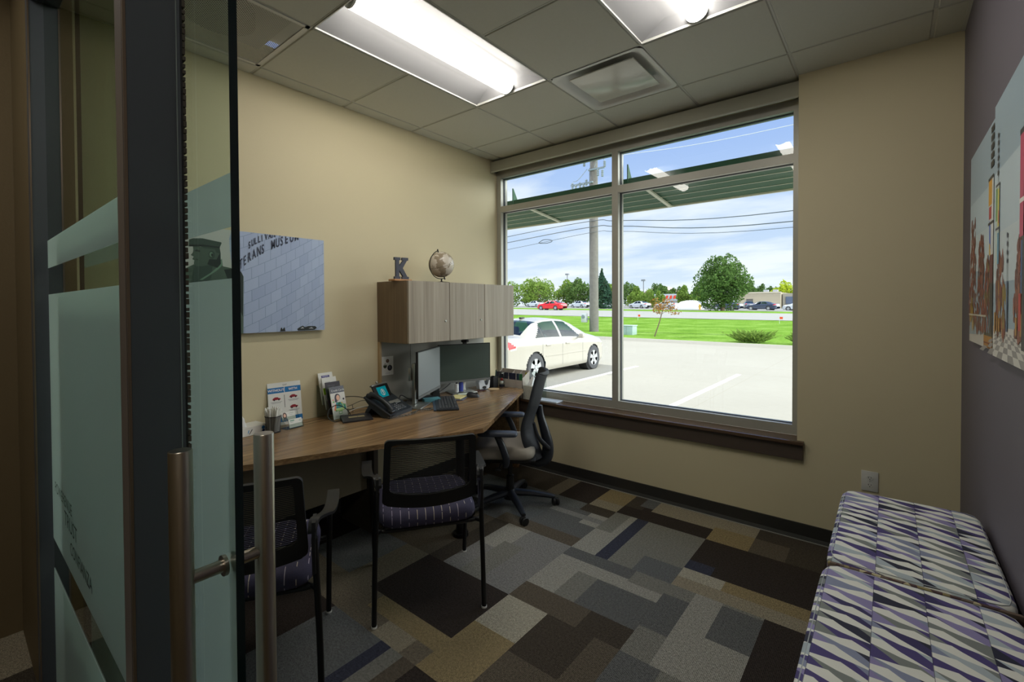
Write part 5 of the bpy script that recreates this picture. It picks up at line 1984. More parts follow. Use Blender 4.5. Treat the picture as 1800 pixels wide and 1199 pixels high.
def curved_text(parent, s, pts, size, o, w0=1.0):
    """letters following a line on the canvas face, one lettering mesh"""
    parts = []
    n = len(s)
    sp = spline([Vector((0, a, b)) for a, b in pts], 12)
    L = [0]
    for i in range(1, len(sp)):
        L.append(L[-1] + (sp[i] - sp[i - 1]).length)
    obs = []
    for i, ch in enumerate(s):
        if ch == ' ':
            continue
        d = L[-1] * (i + .1) / n
        k = max(j for j in range(len(L)) if L[j] <= d)
        k = min(k, len(sp) - 2)
        f = (d - L[k]) / max(1e-9, L[k + 1] - L[k])
        p = sp[k].lerp(sp[k + 1], f)
        dr_ = (sp[k + 1] - sp[k]).normalized()
        obs.append(text('lettering', ch, size, (-2.990, PX0 + p.y, PZ0 + p.z), dr_, (0, 0, 1), M_NAVY, parent, o=o, squash=w0, lift=.003, bold=.0016))
    # join into one mesh
    bm = bmesh.new()
    for ob in obs:
        bm.from_mesh(ob.data)
    me = bpy.data.meshes.new('lettering')
    bm.to_mesh(me)
    bm.free()
    me.materials.append(M_NAVY)
    for ob in obs:
        bpy.data.objects.remove(ob)
    # sheared frame already in coordinates; clip at the canvas top
    bm = bmesh.new()
    bm.from_mesh(me)
    zt_ = PZ0 + PH - .001 - o[2]
    bmesh.ops.bisect_plane(bm, geom=bm.verts[:] + bm.edges[:] + bm.faces[:], plane_co=(0, 0, zt_), plane_no=(0, 0, 1), clear_outer=True)
    bm.to_mesh(me)
    bm.free()
    ob = bpy.data.objects.new('lettering', me)
    COL.objects.link(ob)
    ob.parent = parent
    return ob


curved_text(th, 'VETERANS MUSEUM', [(.34, .325), (.37, .365), (.408, .405), (.444, .437), (.497, .475), (.565, .515), (.66, .562), (.74, .595)], .078, O, .50)
curved_text(th, 'SULLIVAN BROS', [(.432, .505), (.47, .537), (.52, .565), (.58, .592), (.70, .63)], .056, O, .55)


def right_print(label, y0, y1, z0, z1, xf, items, extra=None):
    th = thing('wall_print', label, 'picture', (XR - .01, (y0 + y1) / 2, z0), 0, 'plaza prints on the right wall')
    O = th.location
    MB(O).box(xf, xf + .012, y0, y1, z0, z1).build('canvas', mat((158, 180, 194), rough=.3, var=.04, vscale=2), th, smooth=0)
    MB(O).box(xf + .012, XR - .0005, y0 + .06, y1 - .06, z0 + .06, z1 - .06).build('mounting_block', M_BLACK, th, smooth=0)
    # frame: s runs toward -y (left to right as seen), t up
    print_on('picture', th, (xf, y1, z0), (0, -1, 0), (0, 0, 1), items, o=O, rough=.35)
    return th


rt = random.Random(9)


def autumn(cx, base, w_, h, cols, n=26):
    out_ = []
    for k in range(n):
        u = rt.random()
        a = cx + rt.uniform(-.5, .5) * w_ * (1 - .6 * u)
        z = base + h * u
        out_.append((rt.choice(cols), circ(a, z, rt.uniform(.006, .016) * (w_ / .2) ** .5, 7, rt.uniform(.010, .03))))
    return out_


REDS = [(116, 48, 38), (138, 62, 46), (92, 38, 32), (150, 84, 62), (112, 58, 52)]
SKY = (176, 196, 206)
W1 = .61
it = [((186, 204, 212), rect(0, .45, W1, .6)), ((196, 210, 214), rect(0, .3, W1, .45)), ((206, 200, 190), [(0, 0), (W1, 0), (W1, .055), (0, .03)])]
it += autumn(.10, .08, .26, .44, REDS, 150) + autumn(.33, .06, .26, .36, REDS, 150) + autumn(.50, .06, .22, .28, REDS + [(120, 100, 50)], 80) + autumn(.09, .06, .12, .14, [(196, 160, 60), (170, 130, 50)], 16)
for k in range(9):
    it.append(((210, 200, 180), rect(.02 + k * .05, .03, .026 + k * .05, .12)))
it.append(((200, 190, 170), rect(0, .115, .47, .122)))
TX0, TX1 = .545, .607
it += [((36, 32, 40), [(TX0, .05), (TX1, .05), (TX1, .33), (TX0, .33)]), ((96, 30, 40), [(TX0, .24), (TX1, .24), (TX1, .345), (TX0, .34)]),
       ((214, 214, 210), [(TX0 - .02, .34), (TX1, .34), (TX1, .62), (TX0 - .03, .62)]),
       ((60, 100, 190), [(TX0 - .02, .38), (TX0 + .012, .36), (TX0 + .006, .45), (TX0 - .025, .47)]), ((214, 170, 40), [(TX0 - .02, .34), (TX0 + .01, .34), (TX0, .38), (TX0 - .02, .385)]),
       ((190, 40, 44), [(TX0 - .03, .47), (TX0 + .02, .47), (TX0 + .02, .515), (TX0 - .03, .515)]),
       ((220, 160, 40), [(TX0 - .04, .52), (TX0 + .03, .52), (TX0 + .03, .618), (TX0 - .04, .613)]),
       ((24, 24, 30), rect(TX0 - .05, .61, TX1, .622)), ((24, 24, 30), rect(TX0 - .05, .450, TX1, .460))]
for k in range(5):
    z = .650 + k * .031
    it.append(((26, 26, 34), [(TX0, z), (TX1, z + .002), (TX1, z + .024), (TX0, z + .022)]))
it += [((176, 120, 40), [(.42, .005), (TX1, .003), (TX1, .055), (.42, .05)]), ((120, 30, 28), rect(.42, .018, TX1, .023)), ((70, 66, 52), rect(.43, .047, TX1, .058))]
right_print('narrow plaza print with red trees and striped totem, farther one on the right wall', 2.318, 2.935, 1.300, 2.112, .285, it)
W2 = 1.0
it = [((190, 206, 214), rect(0, .35, W2, .6)), ((200, 212, 216), rect(0, .24, W2, .4)), ((214, 210, 202), [(0, 0), (W2, 0), (W2, .10), (0, .10)])]
for r_ in range(6):
    for c_ in range(-6, 12):
        if (r_ + c_) % 2 == 0:
            z0_, z1_ = .09 * (1 - .8 ** r_) / .8, .09 * (1 - .8 ** (r_ + 1)) / .8
            f0, f1 = 1 - z0_ / .115, 1 - z1_ / .115
            it.append(((150, 146, 144), [(.25 + c_ * .09 * f0, z0_), (.25 + (c_ + 1) * .09 * f0, z0_), (.25 + (c_ + 1) * .09 * f1, z1_), (.25 + c_ * .09 * f1, z1_)]))
it += autumn(.12, .08, .20, .24, REDS + [(170, 120, 60)], 110) + autumn(.20, .09, .10, .14, [(150, 130, 60), (160, 100, 50)], 16) + autumn(.42, .08, .22, .26, REDS, 120) + autumn(.6, .08, .3, .36, REDS, 120)
for a, b in ((.035, .06), (.075, .05), (.11, .043), (.36, .05), (.42, .06)):
    it.append(((178, 130, 60), rect(a, .085, a + .022, .085 + b)))
it += [((196, 206, 196), rect(.045, .30, .105, .56)), ((120, 160, 90), rect(.045, .44, .075, .545)), ((210, 200, 90), rect(.078, .42, .103, .54)), ((190, 70, 70), rect(.09, .43, .103, .47)),
       ((90, 150, 180), rect(.075, .30, .103, .40)), ((60, 60, 70), rect(.04, .41, .11, .418)), ((60, 60, 70), rect(.04, .55, .11, .558)), ((90, 100, 110), rect(.075, .56, .08, .72))]
for k in range(6):
    it.append(((50, 54, 66), rect(.068, .585 + k * .024, .088, .600 + k * .024)))
it += [((70, 96, 130), rect(.232, .09, .252, .24)), ((60, 76, 96), rect(.238, .24, .243, .36))]
for k in range(4):
    it.append(((60, 70, 96), circ(.24, .30 + k * .025, .009, 8)))
it += [((200, 60, 100), rect(.405, .35, .45, .62)), ((240, 236, 230), rect(.40, .44, .46, .452)), ((40, 90, 150), rect(.425, .20, .47, .34)), ((190, 40, 44), rect(.40, .10, .43, .20)), ((30, 30, 40), rect(.40, .62, .46, .635)), ((30, 30, 40), rect(.44, .05, .49, .35))]
right_print('large plaza print with checkered paving, nearer one on the right wall', 1.20, 2.222, 1.292, 2.118, .272, it)

# =================================================================== ON TOP OF THE CABINET
th = thing('letter_k', 'dark blue-grey slab letter K standing on a small wooden base on the cabinet', 'decorative letter', (-2.80, 2.15, CZ1 + .0006))
O = th.location
kz = CZ1 + .014
K = [(0, 0), (.046, 0), (.046, .020), (.036, .020), (.036, .068), (.068, .020), (.060, .020), (.060, 0), (.112, 0), (.112, .020), (.100, .020), (.064, .082), (.098, .140), (.108, .140), (.108, .160), (.060, .160), (.060, .140), (.070, .140), (.036, .096), (.036, .140), (.046, .140), (.046, .160), (0, .160), (0, .140), (.011, .140), (.011, .020), (0, .020)]
ang = rad(12)
A = Vector((math.sin(ang), math.cos(ang), 0))
Nn = Vector((-math.cos(ang), math.sin(ang), 0))
MB(O).prism(K, Vector((-2.795, 2.092, kz)), A, (0, 0, 1), Nn * .022).build('letter', mat((78, 82, 96), rough=.7, var=.1, vscale=60), th, smooth=0)
MB(O).rbox(-2.84, -2.765, 2.068, 2.225, CZ1 + .0005, kz, r=.002, seg=1).build('base', mat((186, 134, 84), rough=.5, var=.1, vscale=30), th, smooth=0)
# globe
th = thing('globe', 'antique cream desk globe on a black stand on top of the cabinet', 'globe', (-2.80, 2.550, CZ1))
O = th.location
gc_ = Vector((-2.80, 2.550, 1.802))
M_GLOBE, t, out = new_mat('antique globe')
co = t.node('ShaderNodeVectorMath', operation='SUBTRACT')
t.put(co.inputs[0], t.coord())
co.inputs[1].default_value = (0, 0, gc_.z - CZ1)
nrm = t.node('ShaderNodeVectorMath', operation='NORMALIZE')
t.put(nrm.inputs[0], co.outputs[0])
gx, gy_, gz_ = t.sep(nrm.outputs[0])
land = t.m('GREATER_THAN', t.noise(t.mapping(nrm.outputs[0], scale=(1.3, 1.3, 1.3), loc=(4.4, 2.2, 7.3)), 1.25, 5.0, .55), .53)
border = t.noise(nrm.outputs[0], 2.0, 6.0, .6)
basec = t.mix(t.noise(nrm.outputs[0], 1.2, 3), L3((196, 184, 168)), L3((226, 218, 206)))
lc = t.mix(t.noise(nrm.outputs[0], 6.0, 4), L3((146, 132, 112)), L3((176, 162, 140)))
gcx = t.mix(land, basec, lc)
eq = t.m('LESS_THAN', t.m('ABSOLUTE', t.m('ADD', t.m('MULTIPLY', gy_, -.36), t.m('ADD', gz_, .05))), .012)
mer = t.m('LESS_THAN', t.m('ABSOLUTE', t.m('SUBTRACT', t.m('FRACT', t.m('MULTIPLY', t.m('ARCTAN2', gx, gy_), 12 / (2 * PI))), .5)), .014)
gcx = t.mix(t.m('MULTIPLY', mer, .3), gcx, L3((120, 110, 96)))
gcx = t.mix(eq, gcx, L3((92, 76, 66)))
pr = t.node('ShaderNodeBsdfPrincipled')
t.put(pr.inputs['Base Color'], gcx)
pr.inputs['Roughness'].default_value = .22
t.l.new(pr.outputs[0], out.inputs[0])
MB(O).sphere(gc_, .103, n=40, k=26).build('ball', M_GLOBE, th, smooth=80)
ax = Vector((.10, -.42, 1)).normalized()
side = ax.cross(Vector((-1, -.2, 0))).cross(ax).normalized()
u_, v_ = Vector((-.1, -1, -.38)).normalized(), ax
pts = [gc_ + (u_ * math.cos(a) + v_ * math.sin(a)) * .116 for a in [rad(88 - 176 * k / 24) for k in range(25)]]
MB(O).tube(pts, .0035, 8, flat=1.0).build('meridian_arm', M_BLACKMETAL, th)
mb = MB(O)
mb.cyl(gc_ + v_ * .100, gc_ + v_ * .128, .005, n=10)
mb.build('pivot_pin', M_BLACKMETAL, th)
MB(O).cyl(gc_ - v_ * .100, gc_ - v_ * .128, .005, n=10).build('pivot_pin', M_BLACKMETAL, th)
MB(O).lathe([(.070, 0), (.072, .003), (.060, .008), (.012, .012), (.006, .016), (.0055, gc_.z - .113 - CZ1 - .0005)], (-2.80, 2.552, CZ1 + .0005), 32).build('stand', M_BLACKMETAL, th)

# =================================================================== ON THE DESK
D0 = DZ + .0006


def slab(O, parent, name, p0, p1, z0, z1, thick, mt, n_side=1, r=.004):
    """upright panel whose bottom edge runs p0-p1"""
    p0, p1 = Vector((*p0, 0)), Vector((*p1, 0))
    d = (p1 - p0)
    nn = Vector((d.y, -d.x, 0)).normalized() * thick * n_side
    L = d.length
    return MB(O).prism([(0, z0), (L, z0), (L, z1), (0, z1)], p0, d.normalized(), (0, 0, 1), nn).build(name, mt, parent, smooth=0)


def monitor(label, pl, pr_, zb, zt_, basec, screen, group='desk monitors', post=None):
    """pl, pr_ = left and right bottom corners of the glass as seen from the front"""
    pl, pr_ = Vector((*pl, 0)), Vector((*pr_, 0))
    cen = (pl + pr_) / 2
    d = (pr_ - pl).normalized()
    front = Vector((d.y, -d.x, 0))
    th = thing('monitor', label, 'monitor', (basec[0], basec[1], D0), 0, group)
    O = th.location
    L = (pr_ - pl).length
    mb = MB(O)
    mb.prism([(0, zb), (L, zb), (L, zt_), (0, zt_)], pl - front * .001, d, (0, 0, 1), -front * .016)
    mb.prism([(.08, zb + .06), (L - .08, zb + .06), (L - .08, zt_ - .06), (.08, zt_ - .06)], pl - front * .017, d, (0, 0, 1), -front * .010)
    mb.build('housing', M_BLACK, th, smooth=0)
    e = .007
    MB(O).prism([(e, zb + .018), (L - e, zb + .018), (L - e, zt_ - e), (e, zt_ - e)], pl - front * .001, d, (0, 0, 1), front * .0013).build('screen', screen, th, smooth=0)
    MB(O).prism([(0, zb - .002), (L, zb - .002), (L, zb + .016), (0, zb + .016)], pl, d, (0, 0, 1), front * .002).build('lower_bezel', mat((120, 122, 122), rough=.35, metal=.3), th, smooth=0)
    pc = Vector((*post, 0)) if post else cen - front * .068
    mb = MB(O)
    M2 = Matrix.Translation(pc) @ Matrix.Rotation(math.atan2(d.y, d.x), 4, 'Z')
    mb.rbox(-.030, .030, -.014, .014, D0 + .010, zb + .23, r=.006, M=M2)
    mb.rbox(-.05, .05, .010, .034, zb + .10, zb + .20, r=.006, M=M2)
    mb.build('stand_post', M_SILVER, th)
    mb = MB(O)
    mb.rbox(-.115, .115, -.095, .105, D0, D0 + .010, r=.004, M=Matrix.Translation(Vector((*basec, 0))) @ Matrix.Rotation(math.atan2(d.y, d.x), 4, 'Z'))
    mb.build('stand_base', M_SILVER, th)
    return th, d, front


M_SCR = mat((70, 82, 76), rough=.3, spec=.6, name='matte screen')
m1, d1, f1_ = monitor('left monitor turned edge-on, pale glare painted into its screen, silver stand', (-2.60, 2.14), (-2.85, 2.575), D0 + .088, D0 + .425, (-2.775, 2.245), mat((128, 134, 136), rough=.4, spec=1.0), post=(-2.803, 2.275))  # screen base colour lightened to paint in the window glare
m2, d2, f2_ = monitor('right monitor facing the chair with a dark green-grey screen', (-2.935, 2.635), (-2.765, 3.095), D0 + .098, D0 + .425, (-2.90, 2.86), M_SCR)
# webcam on the right monitor
pc = Vector((-2.85, 2.865, D0 + .425))
th = thing('webcam', 'small black webcam clipped on top of the right monitor', 'webcam', pc)
M2 = Matrix.Translation(pc) @ Matrix.Rotation(math.atan2(d2.y, d2.x), 4, 'Z')
MB(pc).rbox(-.035, .035, -.012, .016, .012, .036, r=.01, M=M2).build('camera_body', M_BLACK, th)
MB(pc).rbox(-.016, .016, -.004, .024, .0005, .013, r=.003, M=M2).build('clip', M_BLACK, th)
MB(pc).lathe([(.010, 0), (.009, .004), (0, .005)], M2 @ Vector((0, -.012, .024)), 16, axis=f2_).build('camera_lens', mat((20, 24, 34), rough=.1), th)

# keyboard
kc = Vector((-2.64, 2.41, D0))
kx = Vector((.946, .325, 0)).normalized()     # long axis? corners measured on the desk
c_tl, c_tr, c_br, c_bl = Vector((-2.849, 2.506, 0)), Vector((-2.782, 2.668, 0)), Vector((-2.40, 2.345, 0)), Vector((-2.50, 2.225, 0))
kx = ((c_bl + c_br) / 2 - (c_tl + c_tr) / 2)
KL = kx.length
kx.normalize()
ky = Vector((-kx.y, kx.x, 0))
kc = (c_tl + c_tr + c_br + c_bl) / 4
kc.z = D0
th = thing('keyboard', 'black keyboard lying angled on the desk between the monitors and the chair', 'keyboard', kc)
MK = Matrix.Translation(kc) @ Matrix.Rotation(math.atan2(kx.y, kx.x), 4, 'Z')
MB(kc).rbox(-KL / 2, KL / 2, -.082, .082, .0, .016, r=.006, M=MK).build('body', mat((44, 50, 58), rough=.4), th)
mb = MB(kc)
nk = 0
for r_ in range(6):
    w_ = KL - .03
    y_ = .062 - r_ * .0225
    ncol = 21
    for c_ in range(ncol):
        if c_ in (15, 16) and r_ in (0, 3) and c_ == 15:
            continue
        x_ = -w_ / 2 + c_ * w_ / ncol
        if r_ == 5 and 4 <= c_ <= 9:
            if c_ == 4:
                mb.rbox(x_ + .001, x_ + 6 * w_ / ncol - .001, y_ - .009, y_ + .009, .016, .021, r=.002, seg=1, M=MK)
            continue
        mb.rbox(x_ + .001, x_ + w_ / ncol - .001, y_ - .009, y_ + .009, .016, .021, r=.002, seg=1, M=MK)
mb.build('keys', mat((52, 54, 58), rough=.45), th, smooth=0)['kind'] = 'stuff'
MB(kc).rbox(-KL / 2 + .004, KL / 2 - .004, -.100, -.078, .0, .010, r=.004, M=MK).build('front_lip', mat((60, 76, 96), rough=.3), th)
# mouse
mc_ = Vector((-2.665, 2.765, D0))
th = thing('computer_mouse', 'black computer mouse beside the notepads', 'mouse', mc_)
MM = Matrix.Rotation(rad(25), 3, 'Z')
mb = MB(mc_)
vs, n, k = [], 24, 8
for i in range(k + 1):
    for j in range(n):
        a = 2 * PI * j / n
        r = math.cos(i / k * PI / 2) ** .55
        vs.append(mc_ + MM @ Vector((.058 * r * math.cos(a), .034 * r * math.sin(a), .038 * math.sin(i / k * PI / 2) * (1 - .18 * math.cos(a) * r))))
mb.add(vs, [(i * n + j, i * n + (j + 1) % n, (i + 1) * n + (j + 1) % n, (i + 1) * n + j) for i in range(k) for j in range(n)] + [tuple(range(n))[::-1]])
mb.build('mouse_body', mat((44, 44, 48), rough=.45), th, smooth=70)
MB(mc_).cyl(mc_ + MM @ Vector((.036, -.003, .033)), mc_ + MM @ Vector((.036, .003, .033)), .008, n=14).build('scroll_wheel', M_RUBBER, th)


def lying(name, label, cat, c, sx_, sy_, h_, rz_, mt, z=D0, extra=None, group=None):
    c = Vector((c[0], c[1], z))
    M2 = Matrix.Translation(c) @ Matrix.Rotation(rz_, 4, 'Z')
    ob = MB(c).rbox(-sx_ / 2, sx_ / 2, -sy_ / 2, sy_ / 2, 0, h_, r=min(.002, h_ * .3), seg=1, M=M2).build(name, mt, smooth=0)
    ob.location = c
    tag(ob, label, cat, group)
    return ob, c, M2


nb, c, M2 = lying('notebook', 'slim grey notebook lying under the yellow and pale notepads', 'notebook', (-2.735, 2.66), .15, .21, .006, rad(28), mat((96, 98, 112), rough=.5), z=D0)
lying('notepad', 'yellow edged notepad on the grey notebook behind the mouse', 'notepad', (-2.73, 2.655), .11, .14, .008, rad(20), mat((226, 214, 150), rough=.7), z=D0 + .0066)
lying('notepad', 'pale green notepad lying right of the yellow one', 'notepad', (-2.80, 2.815), .13, .10, .010, rad(50), mat((206, 216, 200), rough=.7))
ob = MB((-2.77, 3.145, D0)).lathe([(.0, 0), (.050, 0), (.052, .002), (.050, .004), (.0, .004)], (-2.77, 3.145, D0), 32).build('coaster', mat((206, 178, 134), rough=.7, var=.06, vscale=60))
ob.location = (-2.77, 3.145, D0)
tag(ob, 'round tan coaster on the right end of the desk', 'coaster')
# pen
ob = MB((-2.80, 2.99, D0)).tube([(-2.83, 2.93, D0 + .005), (-2.77, 3.03, D0 + .005)], [.0045, .0045], 10).build('pen', mat((70, 40, 52), rough=.3))
ob.location = (-2.80, 2.99, D0)
tag(ob, 'thin dark pen lying on the desk left of the coaster', 'pen')
# bottles under the right monitor
for (x, y), rgb, h_, r_, lab, capc in (((-2.89, 2.80), (236, 238, 240), .100, .017, 'small white bottle standing under the right monitor', (24, 24, 26)),
                                 ((-2.905, 2.868), (70, 82, 176), .105, .019, 'small blue and white bottle under the right monitor', (228, 230, 236))):
    th = thing('small_bottle', lab, 'bottle', (x, y, D0))
    O = th.location
    MB(O).lathe([(.0, 0), (r_, 0), (r_, h_ * .78), (r_ * .55, h_ * .84), (.0, h_ * .84)], O, 20).build('bottle_body', mat(rgb, rough=.3), th)
    MB(O).lathe([(r_ * .6, h_ * .84), (r_ * .6, h_), (.0, h_)], O, 16).build('cap', mat(capc, rough=.4), th)
# black desk speaker between the monitors
th = thing('speaker', 'small black desk speaker between the two monitors', 'speaker', (-2.875, 2.555, D0))
O = th.location
mb = MB(O)
mb.prism([(0, 0), (.065, 0), (.052, .125), (.012, .125)], (-2.885, 2.525, D0), (.3, .954, 0), (0, 0, 1), Vector((-.954, .3, 0)) * .06)
mb.build('cabinet', M_BLACK, th)
MB(O).lathe([(.022, 0), (.018, .003), (.0, .002)], Vector((-2.885, 2.525, D0)) + Vector((.3, .954, 0)) * .032 + Vector((0, 0, .07)), 20, axis=(.954, -.3, 0)).build('driver', M_SOFTBLACK, th)
# white gadget: tape dispenser with dark openings
th = thing('tape_dispenser', 'white curvy tape dispenser with dark openings under the right end of the monitor', 'tape dispenser', (-2.83, 3.09, D0))
O = th.location
A = Vector((.25, .968, 0)).normalized()
prof = [(0.008, 0), (.10, 0), (.112, .012), (.118, .075), (.108, .078), (.092, .035), (.072, .028), (.060, .05), (.054, .078), (.004, .080), (-.004, .06)]
base_ = Vector((-2.845, 3.035, D0 + .003))
MB(O).prism(prof, base_, A, (0, 0, 1), Vector((-A.y, A.x, 0)) * .055).build('shell', mat((222, 226, 232), rough=.22), th)
MB(O).prism(circ(.055, .014, .022, 18, .013), base_ + Vector((A.y, -A.x, 0)) * .0006, A, (0, 0, 1), Vector((A.y, -A.x, 0)) * .002).build('front_opening', M_BLACK, th)
MB(O).cyl(base_ + A * .08 + Vector((-A.y, A.x, 0)) * .012 + Vector((0, 0, .052)), base_ + A * .08 + Vector((-A.y, A.x, 0)) * .042 + Vector((0, 0, .052)), .018, n=20).build('tape_roll', mat((58, 62, 72), rough=.4), th)
MB(O).box(-2.855, -2.80, 3.045, 3.14, D0, D0 + .003).build('rubber_foot', M_BLACK, th, smooth=0)
# black pen cup with pens
th = thing('pen_cup', 'square black pen cup with dark pens right of the monitor', 'pen cup', (-2.84, 3.215, D0))
O = th.location
mb = MB(O)
x0_, x1_, y0_, y1_, h_ = -2.875, -2.805, 3.18, 3.25, .10
mb.box(x0_, x1_, y0_, y1_, D0, D0 + .004)
mb.box(x0_, x0_ + .003, y0_, y1_, D0, D0 + h_)
mb.box(x1_ - .003, x1_, y0_, y1_, D0, D0 + h_)
mb.box(x0_, x1_, y0_, y0_ + .003, D0, D0 + h_)
mb.box(x0_, x1_, y1_ - .003, y1_, D0, D0 + h_)
mb.build('cup', M_BLACK, th, smooth=0)
for k, (a, b, c_, d_, e_, rgb) in enumerate(((-2.85, 3.20, -2.86, 3.155, .19, (30, 32, 34)), (-2.83, 3.22, -2.82, 3.24, .16, (60, 90, 80)), (-2.85, 3.235, -2.865, 3.17, .175, (190, 186, 140)))):
    MB(O).tube([(a, b, D0 + .006), (c_, d_, D0 + e_)], .0045, 8).build('pen', mat(rgb, rough=.35), th)
# glass jar of red and dark things
th = thing('glass_jar', 'small clear jar with red and dark items right of the pen cup', 'jar', (-2.79, 3.285, D0))
O = th.location
MB(O).lathe([(.026, .002), (.030, .01), (.030, .10), (.025, .11), (.025, .125), (.028, .127)], O, 24).build('glass', M_CLEAR, th)
mb = MB(O)
mb.lathe([(.0, 0), (.026, 0), (.026, .022), (.0, .022)], O, 18, m=0)
mb.sphere(O + Vector((.004, -.006, .04)), .017, n=12, k=8, m=1)
mb.sphere(O + Vector((-.008, .007, .068)), .014, n=12, k=8, m=2)
mb.build('contents', [mat((40, 44, 60), rough=.4), mat((216, 214, 210), rough=.4), mat((170, 50, 48), rough=.4)], th)
# file holder with dark printed cards, standing at the window end
th = thing('card_holder', 'pale sloping holder with dark blue printed cards on the window end of the desk', 'card holder', (-2.80, 3.41, ZS))
O = th.location
HY = 3.352
mb = MB(O)
mb.box(-2.93, -2.600, 3.46, 3.463, ZS + .0005, ZS + .245, 0)
mb.box(-2.93, -2.600, HY, HY + .003, ZS + .0005, ZS + .165, 0)
mb.box(-2.93, -2.600, HY, 3.463, ZS + .0005, ZS + .004, 0)
for x in (-2.93, -2.77, -2.68, -2.603):
    mb.prism([(HY, 0), (3.463, 0), (3.463, .245), (HY, .185)], (x, 0, ZS + .0005), (0, 1, 0), (0, 0, 1), (.003, 0, 0))
mb.build('holder', mat((196, 186, 176), rough=.6), th, smooth=0)
for a, b, rgb in ((-2.925, -2.83, (38, 40, 62)), (-2.825, -2.775, (38, 40, 62)), (-2.765, -2.685, (40, 44, 70)), (-2.675, -2.645, (30, 50, 72)), (-2.642, -2.606, (40, 112, 62))):
    MB(O).box(a, b, HY + .006, HY + .009, ZS + .02, ZS + .225).build('card', mat(rgb, rough=.4), th, smooth=0)
print_on('emblem', th, (-2.93, 3.4598, ZS), (1, 0, 0), (0, 0, 1), [((30, 36, 40), [(.15, .215), (.158, .222), (.157, .235), (.163, .224), (.172, .216), (.160, .219)]), ((196, 186, 40), circ(.292, .212, .014, 14)), ((60, 110, 60), circ(.292, .206, .008, 10))], o=O)
# floral tissue box on the sill with a tissue
th = thing('tissue_box', 'pale marbled tissue box with white tissue on the window sill by the desk', 'tissue box', (-2.53, 3.40, ZS))
O = th.location
M_MARB = mat((196, 196, 184), rough=.6, var=.3, vscale=120)
MT = Matrix.Translation(O) @ Matrix.Rotation(rad(0), 4, 'Z')
MB(O).rbox(-2.59, -2.475, 3.345, 3.455, ZS + .0005, ZS + .125, r=.002, seg=1).build('box', M_MARB, th, smooth=0)


def tissue(parent, c, o, h_=.07, w_=.04, seed=1):
    rng_ = random.Random(seed)
    mb = MB(o)
    n, k = 26, 7
    vs = []
    for i in range(k + 1):
        u = i / k
        for j in range(n):
            a = 2 * PI * j / n
            r = w_ * (1 - u) ** .6 * (.55 + .45 * math.cos(3 * a + 1.3 * u + seed)) + .003
            vs.append((c[0] + r * math.cos(a) + .012 * u * math.sin(seed), c[1] + r * 1.2 * math.sin(a) + .02 * u, c[2] + h_ * u * (1 + .15 * math.cos(2 * a))))
    mb.add(vs, [(i * n + j, i * n + (j + 1) % n, (i + 1) * n + (j + 1) % n, (i + 1) * n + j) for i in range(k) for j in range(n)])
    return mb.build('tissue', mat((240, 242, 244), rough=.8), parent, smooth=70)


tissue(th, (-2.535, 3.40, ZS + .1255), O, .075, .035, 2)
lying('notepad', 'pale blue-white pad lying on the window sill behind the office chair', 'notepad', (-2.36, 3.405), .26, .115, .013, rad(2), mat((206, 216, 226), rough=.35), z=ZS + .0005)
# clear acrylic sign between the holder and the tissue box
th = thing('acrylic_stand', 'clear acrylic stand against the window behind the tissue box', 'display stand', (-2.50, 3.475, ZS))
O = th.location
MB(O).box(-2.60, -2.42, 3.474, 3.477, ZS + .0005, ZS + .245).build('panel', M_CLEAR, th, smooth=0)
MB(O).box(-2.60, -2.42, 3.462, 3.474, ZS + .0005, ZS + .0035).build('foot', M_CLEAR, th, smooth=0)

# ---------------------------------------------------------------- telephone
pc = Vector((-2.735, 1.975, D0))
px_ = Vector((-2.674, 2.135, 0)) - Vector((-2.60, 1.84, 0))
px_ = Vector((-.10, .30, 0)).normalized()          # along the front edge, left to right
py_ = Vector((-px_.y, px_.x, 0))                    # towards the wall
th = thing('desk_phone', 'black desk telephone with a teal screen and handset, left of the monitors', 'telephone', pc)
MP = Matrix((Vector((px_.x, py_.x, 0)), Vector((px_.y, py_.y, 0)), Vector((0, 0, 1)))).to_4x4()
MP.translation = pc
tilt = MP @ Matrix.Rotation(rad(24), 4, 'X')
mb = MB(pc)
# sloping body wedge
pr2 = [(-.115, .0), (-.06, .0), (.035, .058), (.082, .0), (.105, .0), (.055, .080), (.085, .112), (.070, .122), (-.115, .024)]
mb.prism(pr2, MP @ Vector((-.135, 0, 0)), (MP.to_3x3() @ Vector((0, 1, 0))), (0, 0, 1), MP.to_3x3() @ Vector((.27, 0, 0)))
mb.build('body', mat((46, 52, 58), rough=.4), th, smooth=0)
sl = math.atan2(.098, .185)
up_ = (MP.to_3x3() @ Vector((0, math.cos(sl), math.sin(sl)))).normalized()
nrm_ = (MP.to_3x3() @ Vector((0, -math.sin(sl), math.cos(sl)))).normalized()
o0 = MP @ Vector((-.135, -.115, .024))
X3 = MP.to_3x3() @ Vector((1, 0, 0))
MF = Matrix((Vector((X3.x, up_.x, nrm_.x)), Vector((X3.y, up_.y, nrm_.y)), Vector((X3.z, up_.z, nrm_.z)))).to_4x4()
MF.translation = o0
mb = MB(pc)
for r_ in range(4):
    for c_ in range(3):
        mb.rbox(.120 + c_ * .022, .137 + c_ * .022, .020 + r_ * .017, .031 + r_ * .017, .0, .003, r=.0015, seg=1, M=MF)
for c_, r_ in ((0, 0), (0, 1), (0, 2), (1, 3), (4.2, 0), (4.2, 1), (4.2, 2), (5.0, 0), (5.0, 1), (5.0, 2)):
    mb.rbox(.098 + c_ * .022 - (.0 if c_ < 2 else 0), .112 + c_ * .022, .020 + r_ * .017, .031 + r_ * .017, .0, .003, r=.0015, seg=1, M=MF)
mb.build('keypad', mat((70, 74, 80), rough=.4), th, smooth=0)['kind'] = 'stuff'
